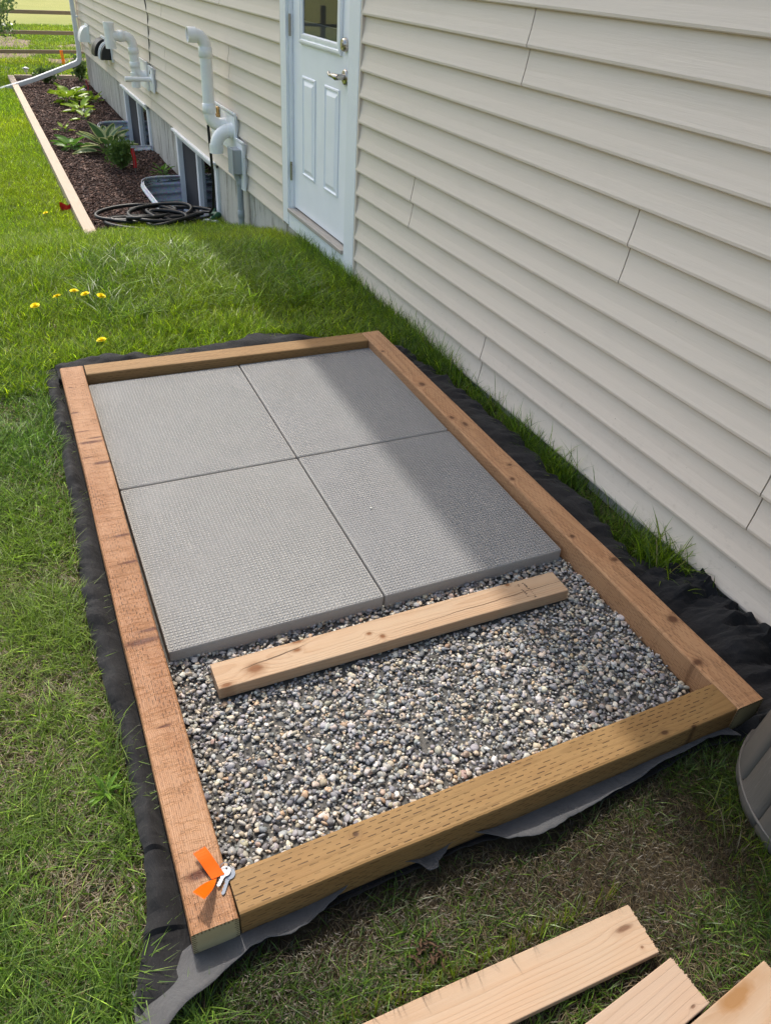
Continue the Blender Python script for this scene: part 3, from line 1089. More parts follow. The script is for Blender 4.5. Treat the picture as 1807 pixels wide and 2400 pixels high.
timber('timber', 'long reddish timber with the orange tape and keys on it', (-.0605, -.726), (-.043, 1.627), timber_mats[0])
timber('timber', 'long brown timber beside the house wall', (1.2965, -.703), (1.2595, 1.612), timber_mats[1])
timber('timber', 'tan timber with rows of incised slots along the open gravel end', (-.0135, -.680), (1.2490, -.660), timber_mats[2])
timber('timber', 'short tan timber across the far end of the pavers', (.0045, 1.588), (1.2125, 1.572), timber_mats[3])

# pavers
S = .6126
PAV = [('textured grey paver at the near end beside the reddish timber', 0, 0), ('textured grey paver at the near end beside the brown timber', 1, 0),
       ('textured grey paver in the far corner by the reddish timber', 0, 1), ('textured grey paver in the far corner by the house', 1, 1)]
for i, (lab, a, b) in enumerate(PAV):
    mb = MB(); mb.box((0, 0, 0), (S - .0055, S * 1.25 - .0085, .051))
    o = mb.build('paver', MAT['paver'], None, .006, local(S * (a + .5), S * 1.25 * (b + .5), -.0255 + (.0012 * (i % 2)), random.uniform(-.0012, .0012)))
    tag(o, lab, 'paver', 'four concrete pavers')

# pebbles: one heaped layer inside the frame
gbase = MB()
gbase.box((0, 0, 0), (1.262, 2.25, .012))
o = gbase.build('gravel_bed', plain('crushed_fines', (.10, .096, .088), .9, .2, var=.4, vs=90, bump=.006, bs=180), None, 0, local(.617, .45, -.056))
structure(o)


def ico(sub):
    bm = bmesh.new(); bmesh.ops.create_icosphere(bm, subdivisions=sub, radius=1)
    v = np.array([x.co[:] for x in bm.verts]); f = np.array([[q.index for q in x.verts] for x in bm.faces]); bm.free()
    return v, f


def rand_rot(n):
    q = rng.normal(size=(n, 4)); q /= np.linalg.norm(q, axis=1)[:, None]
    w, x, y, z = q.T
    return np.stack([1 - 2 * (y * y + z * z), 2 * (x * y - z * w), 2 * (x * z + y * w), 2 * (x * y + z * w), 1 - 2 * (x * x + z * z), 2 * (y * z - x * w), 2 * (x * z - y * w), 2 * (y * z + x * w), 1 - 2 * (x * x + y * y)], -1).reshape(n, 3, 3)


def stones(name, pos, size, cols, mat, label, cat, sub=2):
    """pos Nx3 world, size N"""
    iv, itf = ico(sub)
    n = len(pos)
    # angular variants: push vertices onto a few random cutting planes
    shapes = []
    for k in range(24):
        v = iv * (1 + .12 * rng.normal(size=(len(iv), 1)) * .3)
        sc = np.array([1., rng.uniform(.6, .95), rng.uniform(.45, .8)])
        for c in range(rng.integers(7, 15)):
            nrm = rng.normal(size=3); nrm /= np.linalg.norm(nrm)
            d = rng.uniform(.45, .82)
            e = np.maximum(v @ nrm - d, 0)
            v = v - np.outer(e, nrm) * rng.uniform(.85, 1)
        shapes.append(v * sc)
    shapes = np.array(shapes)
    pick = rng.integers(0, 24, n)
    V = shapes[pick] * size[:, None, None]
    Rm = rand_rot(n)
    V = np.einsum('nij,nkj->nki', Rm, V)
    V[:, :, 2] *= .68
    V = V + pos[:, None, :]
    T = itf[None] + (np.arange(n) * len(iv))[:, None, None]
    C = np.repeat(cols, len(iv), axis=0)
    return V.reshape(-1, 3), T.reshape(-1, 3), C


def pebble_cols(n):
    pal = np.array([(.29, .29, .295), (.20, .205, .22), (.40, .40, .40), (.56, .49, .39), (.48, .39, .275), (.66, .63, .57), (.13, .13, .14), (.52, .35, .20), (.39, .27, .20), (.35, .335, .29), (.60, .51, .38)])
    w = np.array([.18, .12, .16, .11, .09, .09, .06, .03, .03, .10, .07]); w /= w.sum()
    c = pal[rng.choice(len(pal), n, p=w)]
    return np.clip((c * .80 + .20 * np.array([.30, .295, .285])) * rng.uniform(.70, 1.2, (n, 1)) * rng.uniform(.95, 1.05, (n, 3)), .02, .8)


def gravel_fill(n, x0, x1, y0, y1, zlo, zhi, smin, smax):
    lx = rng.uniform(x0, x1, n); ly = rng.uniform(y0, y1, n)
    size = smin + (smax - smin) * rng.beta(1.3, 3.2, n)
    lz = rng.uniform(zlo, zhi, n) - size * .35 + .006 * (vnoise(lx, ly, 6.) - .5) - .008 * np.clip((.12 - (ly + .63)) / .12, 0, 1) * 0
    return lx, ly, lz, size


gl = [gravel_fill(4300, -.008, 1.243, -.632, .02, -.044, -.033, .0060, .0180), gravel_fill(6500, -.008, 1.243, -.632, .02, -.046, -.035, .0048, .0090), gravel_fill(5500, -.008, 1.243, -.632, .02, -.056, -.044, .006, .011)]
gparts = []
for gi, (lx, ly, lz, sz) in enumerate(gl):
    ok = (lx > -.012 + .012 * (ly + .7)) & (lx < 1.250 - .016 * (ly + .7))
    ok &= ~((lx > .085) & (lx < 1.14) & (ly > -.165) & (ly < -.065) & (lz > -.048))
    lx, ly, lz, sz = lx[ok], ly[ok], lz[ok], sz[ok]
    pos = lx[:, None] * NPEX + ly[:, None] * NPEY + lz[:, None] * NPEZ
    gparts.append(stones('gravel', pos, sz, pebble_cols(len(sz)), None, '', '', 2 if gi == 0 else 1))
off = 0; VV = []; TT = []; CC = []
for v, t_, c in gparts:
    VV.append(v); TT.append(t_ + off); CC.append(c); off += len(v)
o = fast_mesh('gravel', np.concatenate(VV), np.concatenate(TT), MAT['gravel'], np.concatenate(CC))
stuff(o, 'mixed grey and tan pea gravel filling the near end of the frame', 'gravel')
# one stray pebble lying on a paver
v, t_, c = stones('pebble', np.array([[0., 0., 0.]]), np.array([.006]), np.array([[.6, .58, .54]]), None, '', '', 2)
o = fast_mesh('pebble', v, t_, MAT['gravel'], c); o.matrix_world = local(.74, .40, .004)
tag(o, 'single pale pebble lying on the near paver beside the brown timber', 'pebble')


def board(name, mat, ln, wd, th, M, rough_end=.0, endmat=None, bev=.003):
    bm = bmesh.new()
    n = 16
    rings = []
    r_ = bev
    hw, hh = wd / 2, th / 2
    sec = []
    for cx, cy, a0 in ((hw - r_, hh - r_, 0), (-hw + r_, hh - r_, 90), (-hw + r_, -hh + r_, 180), (hw - r_, -hh + r_, 270)):
        for a in (0, 45, 90):
            an = math.radians(a0 + a); sec.append((cx + r_ * math.cos(an), cy + r_ * math.sin(an)))
    m_ = len(sec)
    for i in range(n + 1):
        x = -ln / 2 + ln * i / n
        rings.append([bm.verts.new((x, a + .0006 * math.sin(x * 9), b + .0008 * math.sin(x * 5 + 1))) for a, b in sec])
    for i in range(n):
        for k in range(m_):
            bm.faces.new((rings[i][k], rings[i][(k + 1) % m_], rings[i + 1][(k + 1) % m_], rings[i + 1][k]))
    e0 = bm.faces.new(rings[0][::-1]); e1 = bm.faces.new(rings[-1])
    e0.material_index = e1.material_index = 1
    if rough_end:
        # splintered saw cut: subdivide the end into strips along the width
        for q in range(26):
            y = -hw + wd * (q + .5) / 26
            d = rough_end * random.uniform(-.2, 1)
            w_ = wd / 26 * random.uniform(.5, 1.1)
            z0, z1 = -hh * random.uniform(.4, .95), hh * random.uniform(.75, .97)
            vs_ = [bm.verts.new((ln / 2 + a * d, y + b * w_ / 2, c)) for a in (0, 1) for b in (-1, 1) for c in (z0, z1)]
            for f in ((0, 1, 3, 2), (4, 6, 7, 5), (0, 4, 5, 1), (2, 3, 7, 6), (0, 2, 6, 4), (1, 5, 7, 3)):
                bm.faces.new([vs_[i] for i in f]).material_index = 1
    bmesh.ops.recalc_face_normals(bm, faces=bm.faces)
    me = bpy.data.meshes.new(name); bm.to_mesh(me); bm.free()
    me.materials.append(mat); me.materials.append(endmat or mat)
    o = bpy.data.objects.new(name, me); COL.objects.link(o)
    o.matrix_world = M
    return o


w24 = wood('weathered_two_by_four', (.40, .285, .185), (.26, .15, .075), .0058, (.02, -.05), rough=.68, streak=.4, blot=.4, grainbump=.0010, kcol=(.16, .06, .018), halo=.75, kwarp=.010,
           knots=[(-.30, .012, .011, .006), (-.42, -.010, .020, .014), (-.50, -.036, .014, .006), (-.10, .0, .007, .005), (-.07, -.022, .007, .007), (-.29, .04, .016, .005), (.36, .038, .006, .005)],
           cracks=[(-.36, .010, .12, .10, .0022), (.30, -.008, .03, .34, .0013)])
b24 = board('two_by_four', w24, 1.042, .0885, .0385, local(.612, -.115, -.0195, -.001))
tag(b24, 'short pale two-by-four with knots and a long crack lying on the gravel', 'board')
# ink stamp: rows of small unreadable marks
mb = MB()
for row, x0 in enumerate((.385, .405)):
    for k in range(13):
        if random.random() < .2:
            continue
        y = .032 - k * .0052 - row * .004
        xx = x0 + .004 * math.sin(k * .2) + .003
        for q in range(random.randint(1, 3)):
            a = random.uniform(-.0022, .0022); b = random.uniform(-.0012, .0012)
            mb.box((xx + a, y + b, .0199), (random.uniform(.0018, .0052), random.uniform(.0012, .0024), .0006))
mb.build('ink_stamp', MAT['ink'], b24)

pine = wood('fresh_pine', (.385, .28, .19), (.32, .20, .115), .0062, (.045, -.09), rough=.6, streak=.5, blot=.12, grainbump=.0006, knots=[(.565, .012, .020, .006), (.575, -.03, .004, .003)])
pine2 = wood('fresh_pine_plain', (.385, .28, .20), (.33, .22, .14), .012, (.2, -.2), rough=.6, streak=.3, blot=.12, grainbump=.0008, knots=[(.57, -.035, .006, .003)])
pine3 = wood('fresh_pine_stained', (.385, .275, .185), (.31, .19, .10), .010, (.02, -.2), rough=.6, streak=.4, blot=.3, grainbump=.0007, kcol=(.26, .13, .045), knots=[(.5, .03, .05, .016)])


def front_board(lab, e1, e2, dirx, diry, ln, mat, z=-.03, th=.019):
    c = ((e1[0] + e2[0]) / 2, (e1[1] + e2[1]) / 2)
    wd = math.hypot(e1[0] - e2[0], e1[1] - e2[1])
    rz = math.atan2(-diry, -dirx)
    M_ = local(c[0] + dirx * ln / 2, c[1] + diry * ln / 2, z - th / 2, rz)
    o = board('board', mat, ln, wd, th, M_, .004, mat, .002)
    return tag(o, lab, 'board', 'fresh sawn boards lying on the grass')


front_board('freshly sawn pine board lying nearest the shed base frame', (.721, -.968), (.713, -1.066), -.9996, .020, 1.2, pine)
front_board('freshly sawn pine board lying second from the shed base frame', (.7235, -1.085), (.741, -1.176), -.9915, -.13, 1.2, pine2, -.022)
front_board('freshly sawn pine board with an orange stain at its end, in the corner', (.896, -1.159), (.908, -1.248), -.9905, -.137, 1.2, pine3, -.028)

# ================================================================== FABRIC
outer = [(-.222, -.80), (-.216, -.764), (-.199, -.704), (-.167, -.598), (-.154, -.49), (-.157, -.357), (-.153, -.196), (-.161, -.07), (-.170, .121), (-.173, .358), (-.166, .517), (-.152, .754),
         (-.150, .954), (-.151, 1.255), (-.143, 1.565), (-.150, 1.75), (-.135, 1.80), (-.02, 1.775), (.05, 1.79), (.12, 1.785), (.18, 1.745), (.215, 1.80), (.386, 1.80), (.60, 1.79), (.70, 1.82), (.745, 1.86), (.88, 1.845), (1.01, 1.80), (1.10, 1.74),
         (1.20, 1.70), (1.30, 1.66), (1.368, 1.56), (1.418, 1.388), (1.468, 1.015), (1.487, .694), (1.476, .392), (1.482, .199), (1.458, .041), (1.452, -.061), (1.485, -.142), (1.515, -.201), (1.532, -.27), (1.555, -.34), (1.562, -.42), (1.562, -.60), (1.55, -.72),
         (1.45, -.77), (1.30, -.752), (1.248, -.742), (1.166, -.725), (1.004, -.735), (.847, -.75), (.716, -.752), (.619, -.745), (.45, -.73), (.25, -.735), (.05, -.74), (-.06, -.775), (-.14, -.80)]


def resample(pts, n, closed=True):
    p = np.array(pts + ([pts[0]] if closed else [])); d = np.r_[0, np.cumsum(np.linalg.norm(np.diff(p, axis=0), axis=1))]
    s = np.linspace(0, d[-1], n, endpoint=not closed)
    return np.stack([np.interp(s, d, p[:, 0]), np.interp(s, d, p[:, 1])], -1)


def grass_top(lx, ly):
    return -.043


_fr = np.random.default_rng(4).random((90, 90))


def facet(x, y, size, seed=0):
    """height of a folded sheet: flat triangles between random points"""
    x = x / size + 20 + seed * 3.3; y = y / size + 20 + seed * 7.1
    x, y = x + .5 * y, y - .3 * x + 14
    i, j = int(math.floor(x)), int(math.floor(y)); u, v = x - i, y - j
    g = lambda a, b: _fr[a % 90, b % 90] - .5
    if u + v < 1:
        return g(i, j) * (1 - u - v) + g(i + 1, j) * u + g(i, j + 1) * v
    return g(i + 1, j + 1) * (u + v - 1) + g(i, j + 1) * (1 - u) + g(i + 1, j) * (1 - v)


no = 1100
op = resample(outer, no)
jag = np.array([.005 * (mnoise.noise((i * .073, 3., 0)) + .6 * mnoise.noise((i * .28, 9., 0)) + .3 * mnoise.noise((i * .9, 5., 0))) for i in range(no)])
rect = [(-.06, -.68), (-.043, 1.585), (1.26, 1.57), (1.293, -.66)]


def closest_rect(p):
    best = None
    for i in range(4):
        a = np.array(rect[i]); b = np.array(rect[(i + 1) % 4])
        t = np.clip(np.dot(p - a, b - a) / np.dot(b - a, b - a), 0, 1)
        q = a + t * (b - a); d = np.linalg.norm(p - q)
        if best is None or d < best[0]:
            best = (d, q)
    return best[1]


ip = np.array([closest_rect(p) for p in op])
for _ in range(12):
    ip = (np.roll(ip, 1, 0) + ip * 2 + np.roll(ip, -1, 0)) / 4
nt = 26
mb = MB(); vs = []
for i in range(no):
    ang = i * .21
    dvec = op[i] - ip[i]; L_ = np.linalg.norm(dvec)
    dn = dvec / L_
    for k in range(nt):
        t = k / (nt - 1)
        q = ip[i] + dvec * t + dn * jag[i] * t
        inside = .048 / L_                        # part that lies beneath the timber
        u = max(0., (t - inside) / (1 - inside))
        x, y = q
        right = x > 1.3 and y > -.30
        crum = 1.0 if (x > 1.28 and y < -.18) else 0.
        leftside = x < -.1 and y > -.66
        farside = y > 1.63
        frontside = y < -.70 and x > -.05
        amp = .030 if leftside else (.052 if farside else (.016 if right else (.0 if frontside else .012)))
        if crum:
            amp = .035
        n1 = mnoise.noise((x * 7, y * 7, 1.3)); n2 = mnoise.noise((x * 19, y * 19, 4.1)); n3 = abs(mnoise.noise((x * 11 + y * 5, y * 9 - x * 4, 7.7)))
        if farside:
            amp *= max(.1, .55 + 1.5 * mnoise.noise((x * 3.1, 5.5, 0)))
        z = -.0555 + .012 * u + amp * math.sin(math.pi * min(1, u * .92 + .02)) ** .8 * (1 + .45 * n1)
        z += u * (.006 * n2 + .010 * n1)
        if right:
            z += .008 * u + .010 * u * (1 - 2 * abs(mnoise.noise((x * 9 + y * 6, y * 4, 3.3)))) ** 2
        if crum:
            z += u * (.105 * facet(x, y, .085) + .055 * facet(x, y, .038, 1) + .022 * facet(x, y, .018, 3) + .030)
            if x > 1.53:
                z += .02
        else:
            z += u * (.030 * facet(x, y, .07, 2) + .014 * facet(x, y, .03, 5)) * (1 if not frontside else .2)
        if leftside:
            z += .008 * u * math.sin(y * 9) + .006 * u * n2
        if leftside and y < -.5:
            z = z * .75 - .012
        if t < inside * .9:
            z = min(z, -.0555)
        vs.append(NPEX * x + NPEY * y + NPEZ * z)
fs = [(i * nt + k, ((i + 1) % no) * nt + k, ((i + 1) % no) * nt + k + 1, i * nt + k + 1) for i in range(no) for k in range(nt - 1)]
mb.add(vs, fs, 0, False)
fabric_t = thing('landscape_fabric', 'black landscape fabric spread under the timber frame and bunched beside the wall', 'fabric', tuple(local(.6, .4, -.06).translation))
fo = mb.build('black_sheet', MAT['fabric'], fabric_t, 0, Matrix.Translation(-fabric_t.location))
sm_ = fo.modifiers.new('thickness', 'SOLIDIFY'); sm_.thickness = .0012; sm_.offset = -1
# torn pale flap along the near timber
flap = [(-.223, -.87), (-.166, -.83), (-.134, -.811), (-.094, -.800), (-.059, -.781), (-.006, -.761), (.03, -.757), (.072, -.768), (.11, -.760), (.15, -.744), (.189, -.731), (.219, -.714), (.27, -.712), (.314, -.715), (.345, -.722), (.363, -.735), (.373, -.757), (.395, -.757), (.40, -.743), (.425, -.732), (.437, -.719), (.50, -.717),
        (.56, -.757), (.619, -.776), (.67, -.775), (.716, -.766), (.78, -.760), (.847, -.751), (.93, -.745), (1.004, -.729), (1.08, -.726), (1.166, -.716), (1.21, -.722), (1.25, -.741)]
nf = 260
fp = resample(flap, nf, False)
mb = MB(); vs = []; nk = 9
for i in range(nf):
    x, y = fp[i]
    x += .0014 * mnoise.noise((i * .35, 1, 0)); y += .0022 * mnoise.noise((i * .31, 2, 0)) + .001 * mnoise.noise((i * .9, 6, 0))
    yi = -.700 + .016 * (x / 1.25)                       # under the timber
    if x < -.10:
        yi = -.700 - (-.10 - x) * .36
    for k in range(nk):
        t = k / (nk - 1)
        yy = yi + (y - yi) * t
        z = -.050 + .026 * t + .007 * t * mnoise.noise((x * 6, yy * 6, 2)) + .004 * t * mnoise.noise((x * 17, yy * 17, 2))
        if x < -.05:
            z += .012 * t * min(1, (-.05 - x) / .08)
        vs.append(NPEX * x + NPEY * yy + NPEZ * (z + .003))
mb.add(vs, [(i * nk + k, (i + 1) * nk + k, (i + 1) * nk + k + 1, i * nk + k + 1) for i in range(nf - 1) for k in range(nk - 1)], 0, True)
fo2 = mb.build('grey_flap', MAT['flap'], fabric_t, 0, Matrix.Translation(-fabric_t.location))
sm_ = fo2.modifiers.new('thickness', 'SOLIDIFY'); sm_.thickness = .0012; sm_.offset = -1
fo2['label'] = 'pale grey torn edge of the fabric along the near timber'

# ================================================================== KEYS AND TAPE
kt = thing('key_pair', 'two keys on a ring lying on the corner of the reddish timber', 'keys', M=local(-.02, -.645, ZT + .0015))


def flat_strip(mb, quadrows, th=.0007):
    """rows of (left,right) 3D points"""
    n = len(quadrows)
    vs = [p for r in quadrows for p in r] + [(p[0], p[1], p[2] - th) for r in quadrows for p in r]
    fs = [(2 * i, 2 * i + 1, 2 * i + 3, 2 * i + 2) for i in range(n - 1)] + [(2 * n + 2 * i, 2 * n + 2 * i + 2, 2 * n + 2 * i + 3, 2 * n + 2 * i + 1) for i in range(n - 1)]
    for i in range(n - 1):
        fs += [(2 * i, 2 * i + 2, 2 * n + 2 * i + 2, 2 * n + 2 * i), (2 * i + 1, 2 * n + 2 * i + 1, 2 * n + 2 * i + 3, 2 * i + 3)]
    fs += [(0, 2 * n, 2 * n + 1, 1), (2 * n - 2, 2 * n - 1, 4 * n - 1, 4 * n - 2)]
    mb.add(vs, fs)


def key_mesh(bow_c, tip, z, bow_r=.0115):
    mb = MB()
    bow_c = Vector((*bow_c, z)); tip = Vector((*tip, z))
    d = (tip - bow_c).normalized(); s = Vector((-d.y, d.x, 0))
    ring = []
    N_ = 24
    for k in range(N_):
        a = 2 * math.pi * k / N_
        ring.append((bow_c + (d * math.cos(a) + s * math.sin(a)) * bow_r, bow_c - d * bow_r * .5 + (d * math.cos(a) + s * math.sin(a)) * bow_r * .22))
    th = .0018
    vs = [p for r in ring for p in r] + [p - Vector((0, 0, th)) for r in ring for p in r]
    fs = []
    for k in range(N_):
        j = (k + 1) % N_
        fs += [(2 * k, 2 * j, 2 * j + 1, 2 * k + 1), (2 * k, 2 * N_ + 2 * k, 2 * N_ + 2 * j, 2 * j), (2 * k + 1, 2 * j + 1, 2 * N_ + 2 * j + 1, 2 * N_ + 2 * k + 1)]
    mb.add(vs, fs)
    L_ = (tip - bow_c).length
    rows = []
    for q in range(15):
        t = q / 14
        c = bow_c + d * (bow_r * .85 + (L_ - bow_r * .85) * t)
        w = .0046 if t < .12 else .0036
        if t > .9:
            w *= (1 - t) / .1 * .8 + .2
        tooth = .0016 * (q % 3) / 2 if .2 < t < .9 else 0
        rows.append((c + s * w, c - s * (w - tooth)))
    flat_strip(mb, rows, th)
    return mb


k1 = key_mesh((.009, .004), (-.0135, -.031), .002)
k1.build('steel_key', MAT['key'], kt)
k2 = key_mesh((.003, .010), (-.018, -.014), .006, .0105)
k2.build('white_key', MAT['keywhite'], kt)
mb = MB(); mb.tube([(.004 + .009 * math.cos(a), .018 + .004 * math.sin(a), .006 + .009 * math.sin(a)) for a in np.linspace(0, 2 * math.pi, 28)], .0008, 6)
mb.build('split_ring', MAT['key'], kt)
tape = thing('tape_strip', 'bright orange tape strip folded round the keys on the reddish timber', 'tape', M=local(-.045, -.63, ZT + .0015))


def T(x, y, z):      # frame-local point to tape-local
    return (x + .045, y + .63, z - ZT - .0015)


mb = MB()
A1, A2, A3, A4 = T(-.0655, -.583, .050), T(-.0405, -.578, .052), T(-.0195, -.641, .0445), T(-.045, -.642, .0445)
rows = []
for q in range(11):
    t = q / 10
    l = Vector(A1).lerp(Vector(A4), t); r_ = Vector(A2).lerp(Vector(A3), t)
    b = .003 * math.sin(t * 5) * (1 - t)
    rows.append((l + Vector((0, 0, b)), r_ + Vector((0, 0, b * .6))))
flat_strip(mb, rows, .0005)
for q in range(9):     # zig-zag torn end
    p = Vector(A1).lerp(Vector(A2), (q + .5) / 9); w = (Vector(A2) - Vector(A1)) / 18
    mb.add([p - w, p + w, p + Vector((-.0005, .0035, .0006))], [(0, 1, 2)])
mb.build('tape_tail', MAT['orange'], tape)
mb = MB()
B0, B0b, B1, B2 = T(-.046, -.642, .0425), T(-.036, -.643, .0435), T(-.068, -.692, .081), T(-.084, -.669, .077)
rows = []
for q in range(9):
    t = q / 8
    l = Vector(B0).lerp(Vector(B2), t); r_ = Vector(B0b).lerp(Vector(B1), t)
    if t > .3:
        pass
    b = .004 * math.sin(t * math.pi)
    rows.append((l + Vector((0, 0, b)), r_ + Vector((.004 * math.sin(t * math.pi), 0, -b))))
flat_strip(mb, rows, .0005)
for q in range(9):
    p = Vector(B2).lerp(Vector(B1), (q + .5) / 9); w = (Vector(B1) - Vector(B2)) / 18
    mb.add([p - w, p + w, p + Vector((-.0022, -.0022, .001))], [(0, 1, 2)])
mb.build('tape_tail', MAT['orange'], tape)

# ================================================================== BARREL
bar = thing('rain_barrel', 'dark taupe plastic barrel with alternating smooth and grained staves by the wall', 'barrel', M=local(1.352, -1.0, -.07))
NB = 16


def brad(z):
    if z < .05:
        return .235 + .028 * (1 - (1 - z / .05) ** 2)
    return .263 - .09 * (z - .05)


def bpt(a, z, off):
    r_ = brad(z) + off
    x, y = r_ * math.cos(a), r_ * math.sin(a)
    return (min(x, .185), y, z)


zz = list(np.linspace(0, .06, 7)) + list(np.linspace(.08, .86, 24))
for k in range(NB):
    a0 = 2 * math.pi * (k - .62) / NB; a1 = 2 * math.pi * (k + .38) / NB
    grain = k % 2
    mb = MB(); vs = []
    prof_a = [(0, -.010), (.03, 0), (.25, .002), (.5, .003), (.75, .002), (.97, 0), (1, -.010)]
    for z in zz:
        for t, off in prof_a:
            o_ = off * 1.0 + (-.005 if grain and z > .075 else 0.)
            if z < .012:
                o_ -= .004
            vs.append(bpt(a0 + (a1 - a0) * t, z, o_))
    m_ = len(prof_a)
    mb.add(vs, [(i * m_ + j, i * m_ + j + 1, (i + 1) * m_ + j + 1, (i + 1) * m_ + j) for i in range(len(zz) - 1) for j in range(m_ - 1)], 0, True)
    mb.build('stave', MAT['barrel_grain' if grain else 'barrel_smooth'], bar)
mb = MB(); vs = [bpt(2 * math.pi * k / 60, .86, .004) for k in range(60)]
mb.add(vs + [(p[0] * .9, p[1] * .9, .875) for p in vs], [(k, (k + 1) % 60, 60 + (k + 1) % 60, 60 + k) for k in range(60)] + [tuple(range(60, 120))])
mb.build('lid', MAT['barrel_smooth'], bar)
for zc in (.062,):
    mb = MB(); mb.tube([bpt(2 * math.pi * k / 80, zc, .0005) for k in range(81)], .004, 6, cap=False)
    mb.build('base_hoop', MAT['barrel_smooth'], bar)

# ================================================================== WALL FITTINGS
def arc(c, u, v, r, a0, a1, n=8):
    c, u, v = Vector(c), Vector(u), Vector(v)
    return [c + (u * math.cos(a) + v * math.sin(a)) * r for a in np.linspace(a0, a1, n)]


def P(d, y, z):
    return Vector((XW - d, y, z))


def hollow_end(mb, p, dirn, r):
    """short socket with a visible dark bore"""
    d = Vector(dirn).normalized()
    p = Vector(p)
    mb.tube([p - d * .06, p], r * 1.12, 20, cap=False)
    mb.tube([p, p - d * .05], r * .92, 20, cap=False)
    u = d.orthogonal().normalized(); w = d.cross(u)
    vs = []
    for k in range(20):
        a = 2 * math.pi * k / 20; e = u * math.cos(a) + w * math.sin(a)
        vs += [p + e * r * 1.12, p + e * r * .92]
    mb.add(vs, [(2 * k, 2 * ((k + 1) % 20), 2 * ((k + 1) % 20) + 1, 2 * k + 1) for k in range(20)])


def socket(mb, p, dirn, r, ln=.05):
    d = Vector(dirn).normalized(); p = Vector(p)
    mb.tube([p - d * ln / 2, p - d * (ln / 2 - .003), p + d * (ln / 2 - .003), p + d * ln / 2], [r * 1.02, r * 1.13, r * 1.13, r * 1.02], 20)


X_, Y_, Z_ = Vector((-1, 0, 0)), Vector((0, 1, 0)), Vector((0, 0, 1))
PR = .0445
# tall intake pipe
t = thing('vent_pipe', 'tall white plastic vent pipe with a hooked top nearest the door', 'pipe', tuple(P(0, 4.98, .38)), 'white vent pipes on the wall')
M_ = Matrix.Translation(-t.location)
mb = MB()
path = [P(0, 4.98, .385)] + arc(P(.09, 4.98, .385 + .072), X_, -Z_, .072, math.pi / 2, 0, 9)[0:0]
path = [P(.0, 4.98, .385), P(.085, 4.98, .385)] + [P(.085 + .077 * math.sin(a), 4.98, .385 + .077 * (1 - math.cos(a))) for a in np.linspace(.15, math.pi / 2, 8)] + [P(.162, 4.98, .60), P(.162, 4.98, .90)]
path += [P(.162 + .07 * (1 - math.cos(a)), 4.98, .90 + .07 * math.sin(a)) for a in np.linspace(.15, math.pi / 2, 8)] + [P(.262, 4.98, .972)]
mb.tube(path, PR, 20, cap=False)
mb.build('pipe', MAT['pvc'], t, 0, M_)
for c, d_ in ((P(.162, 4.98, .50), Z_), (P(.162, 4.98, .865), Z_), (P(.05, 4.98, .385), X_)):
    mb = MB(); socket(mb, c, d_, PR, .07); mb.build('coupling', MAT['pvc'], t, 0, M_)
mb = MB(); hollow_end(mb, P(.285, 4.98, .972), X_, PR); mb.build('open_end', MAT['pvc'], t, 0, M_)
# short exhaust elbow
t = thing('exhaust_elbow', 'short white plastic exhaust elbow turned down beside the tall pipe', 'pipe', tuple(P(0, 4.80, .37)), 'white vent pipes on the wall')
M_ = Matrix.Translation(-t.location)
mb = MB()
path = [P(0, 4.80, .375), P(.06, 4.80, .375)] + [P(.06 + .11 * math.sin(a), 4.80, .375 - .11 * (1 - math.cos(a))) for a in np.linspace(.12, math.pi / 2, 10)] + [P(.17, 4.80, .25)]
mb.tube(path, PR * 1.05, 20, cap=False); mb.build('pipe', MAT['pvc'], t, 0, M_)
mb = MB(); hollow_end(mb, P(.17, 4.80, .225), -Z_, PR * 1.05); mb.build('open_end', MAT['pvc'], t, 0, M_)
mb = MB(); socket(mb, P(.05, 4.80, .375), X_, PR * 1.05, .06); mb.build('coupling', MAT['pvc'], t, 0, M_)


def mount(lab, y0, y1, z0, z1, th=.028, group='white mounting blocks on the siding'):
    c = P(th / 2 + .012, (y0 + y1) / 2, (z0 + z1) / 2)
    t = thing('mounting_block', lab, 'mounting block', tuple(c), group)
    mb = MB(); mb.box((0, 0, 0), (th + .012, y1 - y0, z1 - z0)); mb.build('plate', MAT['vinyl_white'], t, .006)
    mb = MB(); w, h = y1 - y0, z1 - z0
    for a, b, c_, d_ in ((0, h / 2 + .009, w + .036, .018), (0, -h / 2 - .009, w + .036, .018), (w / 2 + .009, 0, .018, h), (-w / 2 - .009, 0, .018, h)):
        mb.box((-.012, a, b), (.016, c_, d_))
    mb.build('rim', MAT['vinyl_white'], t, .003)
    return t


mount('large white mounting block behind the tall vent pipe and tap', 4.73, 5.40, .245, .485)
mount('white mounting block behind the grey electrical box', 4.545, 4.70, .02, .325)
mount('white mounting block behind the far branching vent pipe', 8.10, 8.50, .215, .455)
mount('white mounting block holding the thin drain pipe', 7.80, 7.97, .235, .435)
# brass tap
t = thing('garden_tap', 'brass garden tap with a black hose end on the white block', 'tap', tuple(P(.04, 5.13, .43)))
M_ = Matrix.Translation(-t.location)
mb = MB(); mb.tube([P(.03, 5.13, .43), P(.10, 5.13, .43), P(.13, 5.13, .41), P(.145, 5.13, .375)], [.016, .016, .015, .014], 12); mb.build('spout', MAT['brass'], t, 0, M_)
mb = MB(); mb.tube([P(.06, 5.13, .432), P(.06, 5.13, .48)], .012, 10); mb.tube([P(.06, 5.105, .482), P(.06, 5.155, .482)], .009, 8); mb.build('handle', MAT['brass'], t, 0, M_)
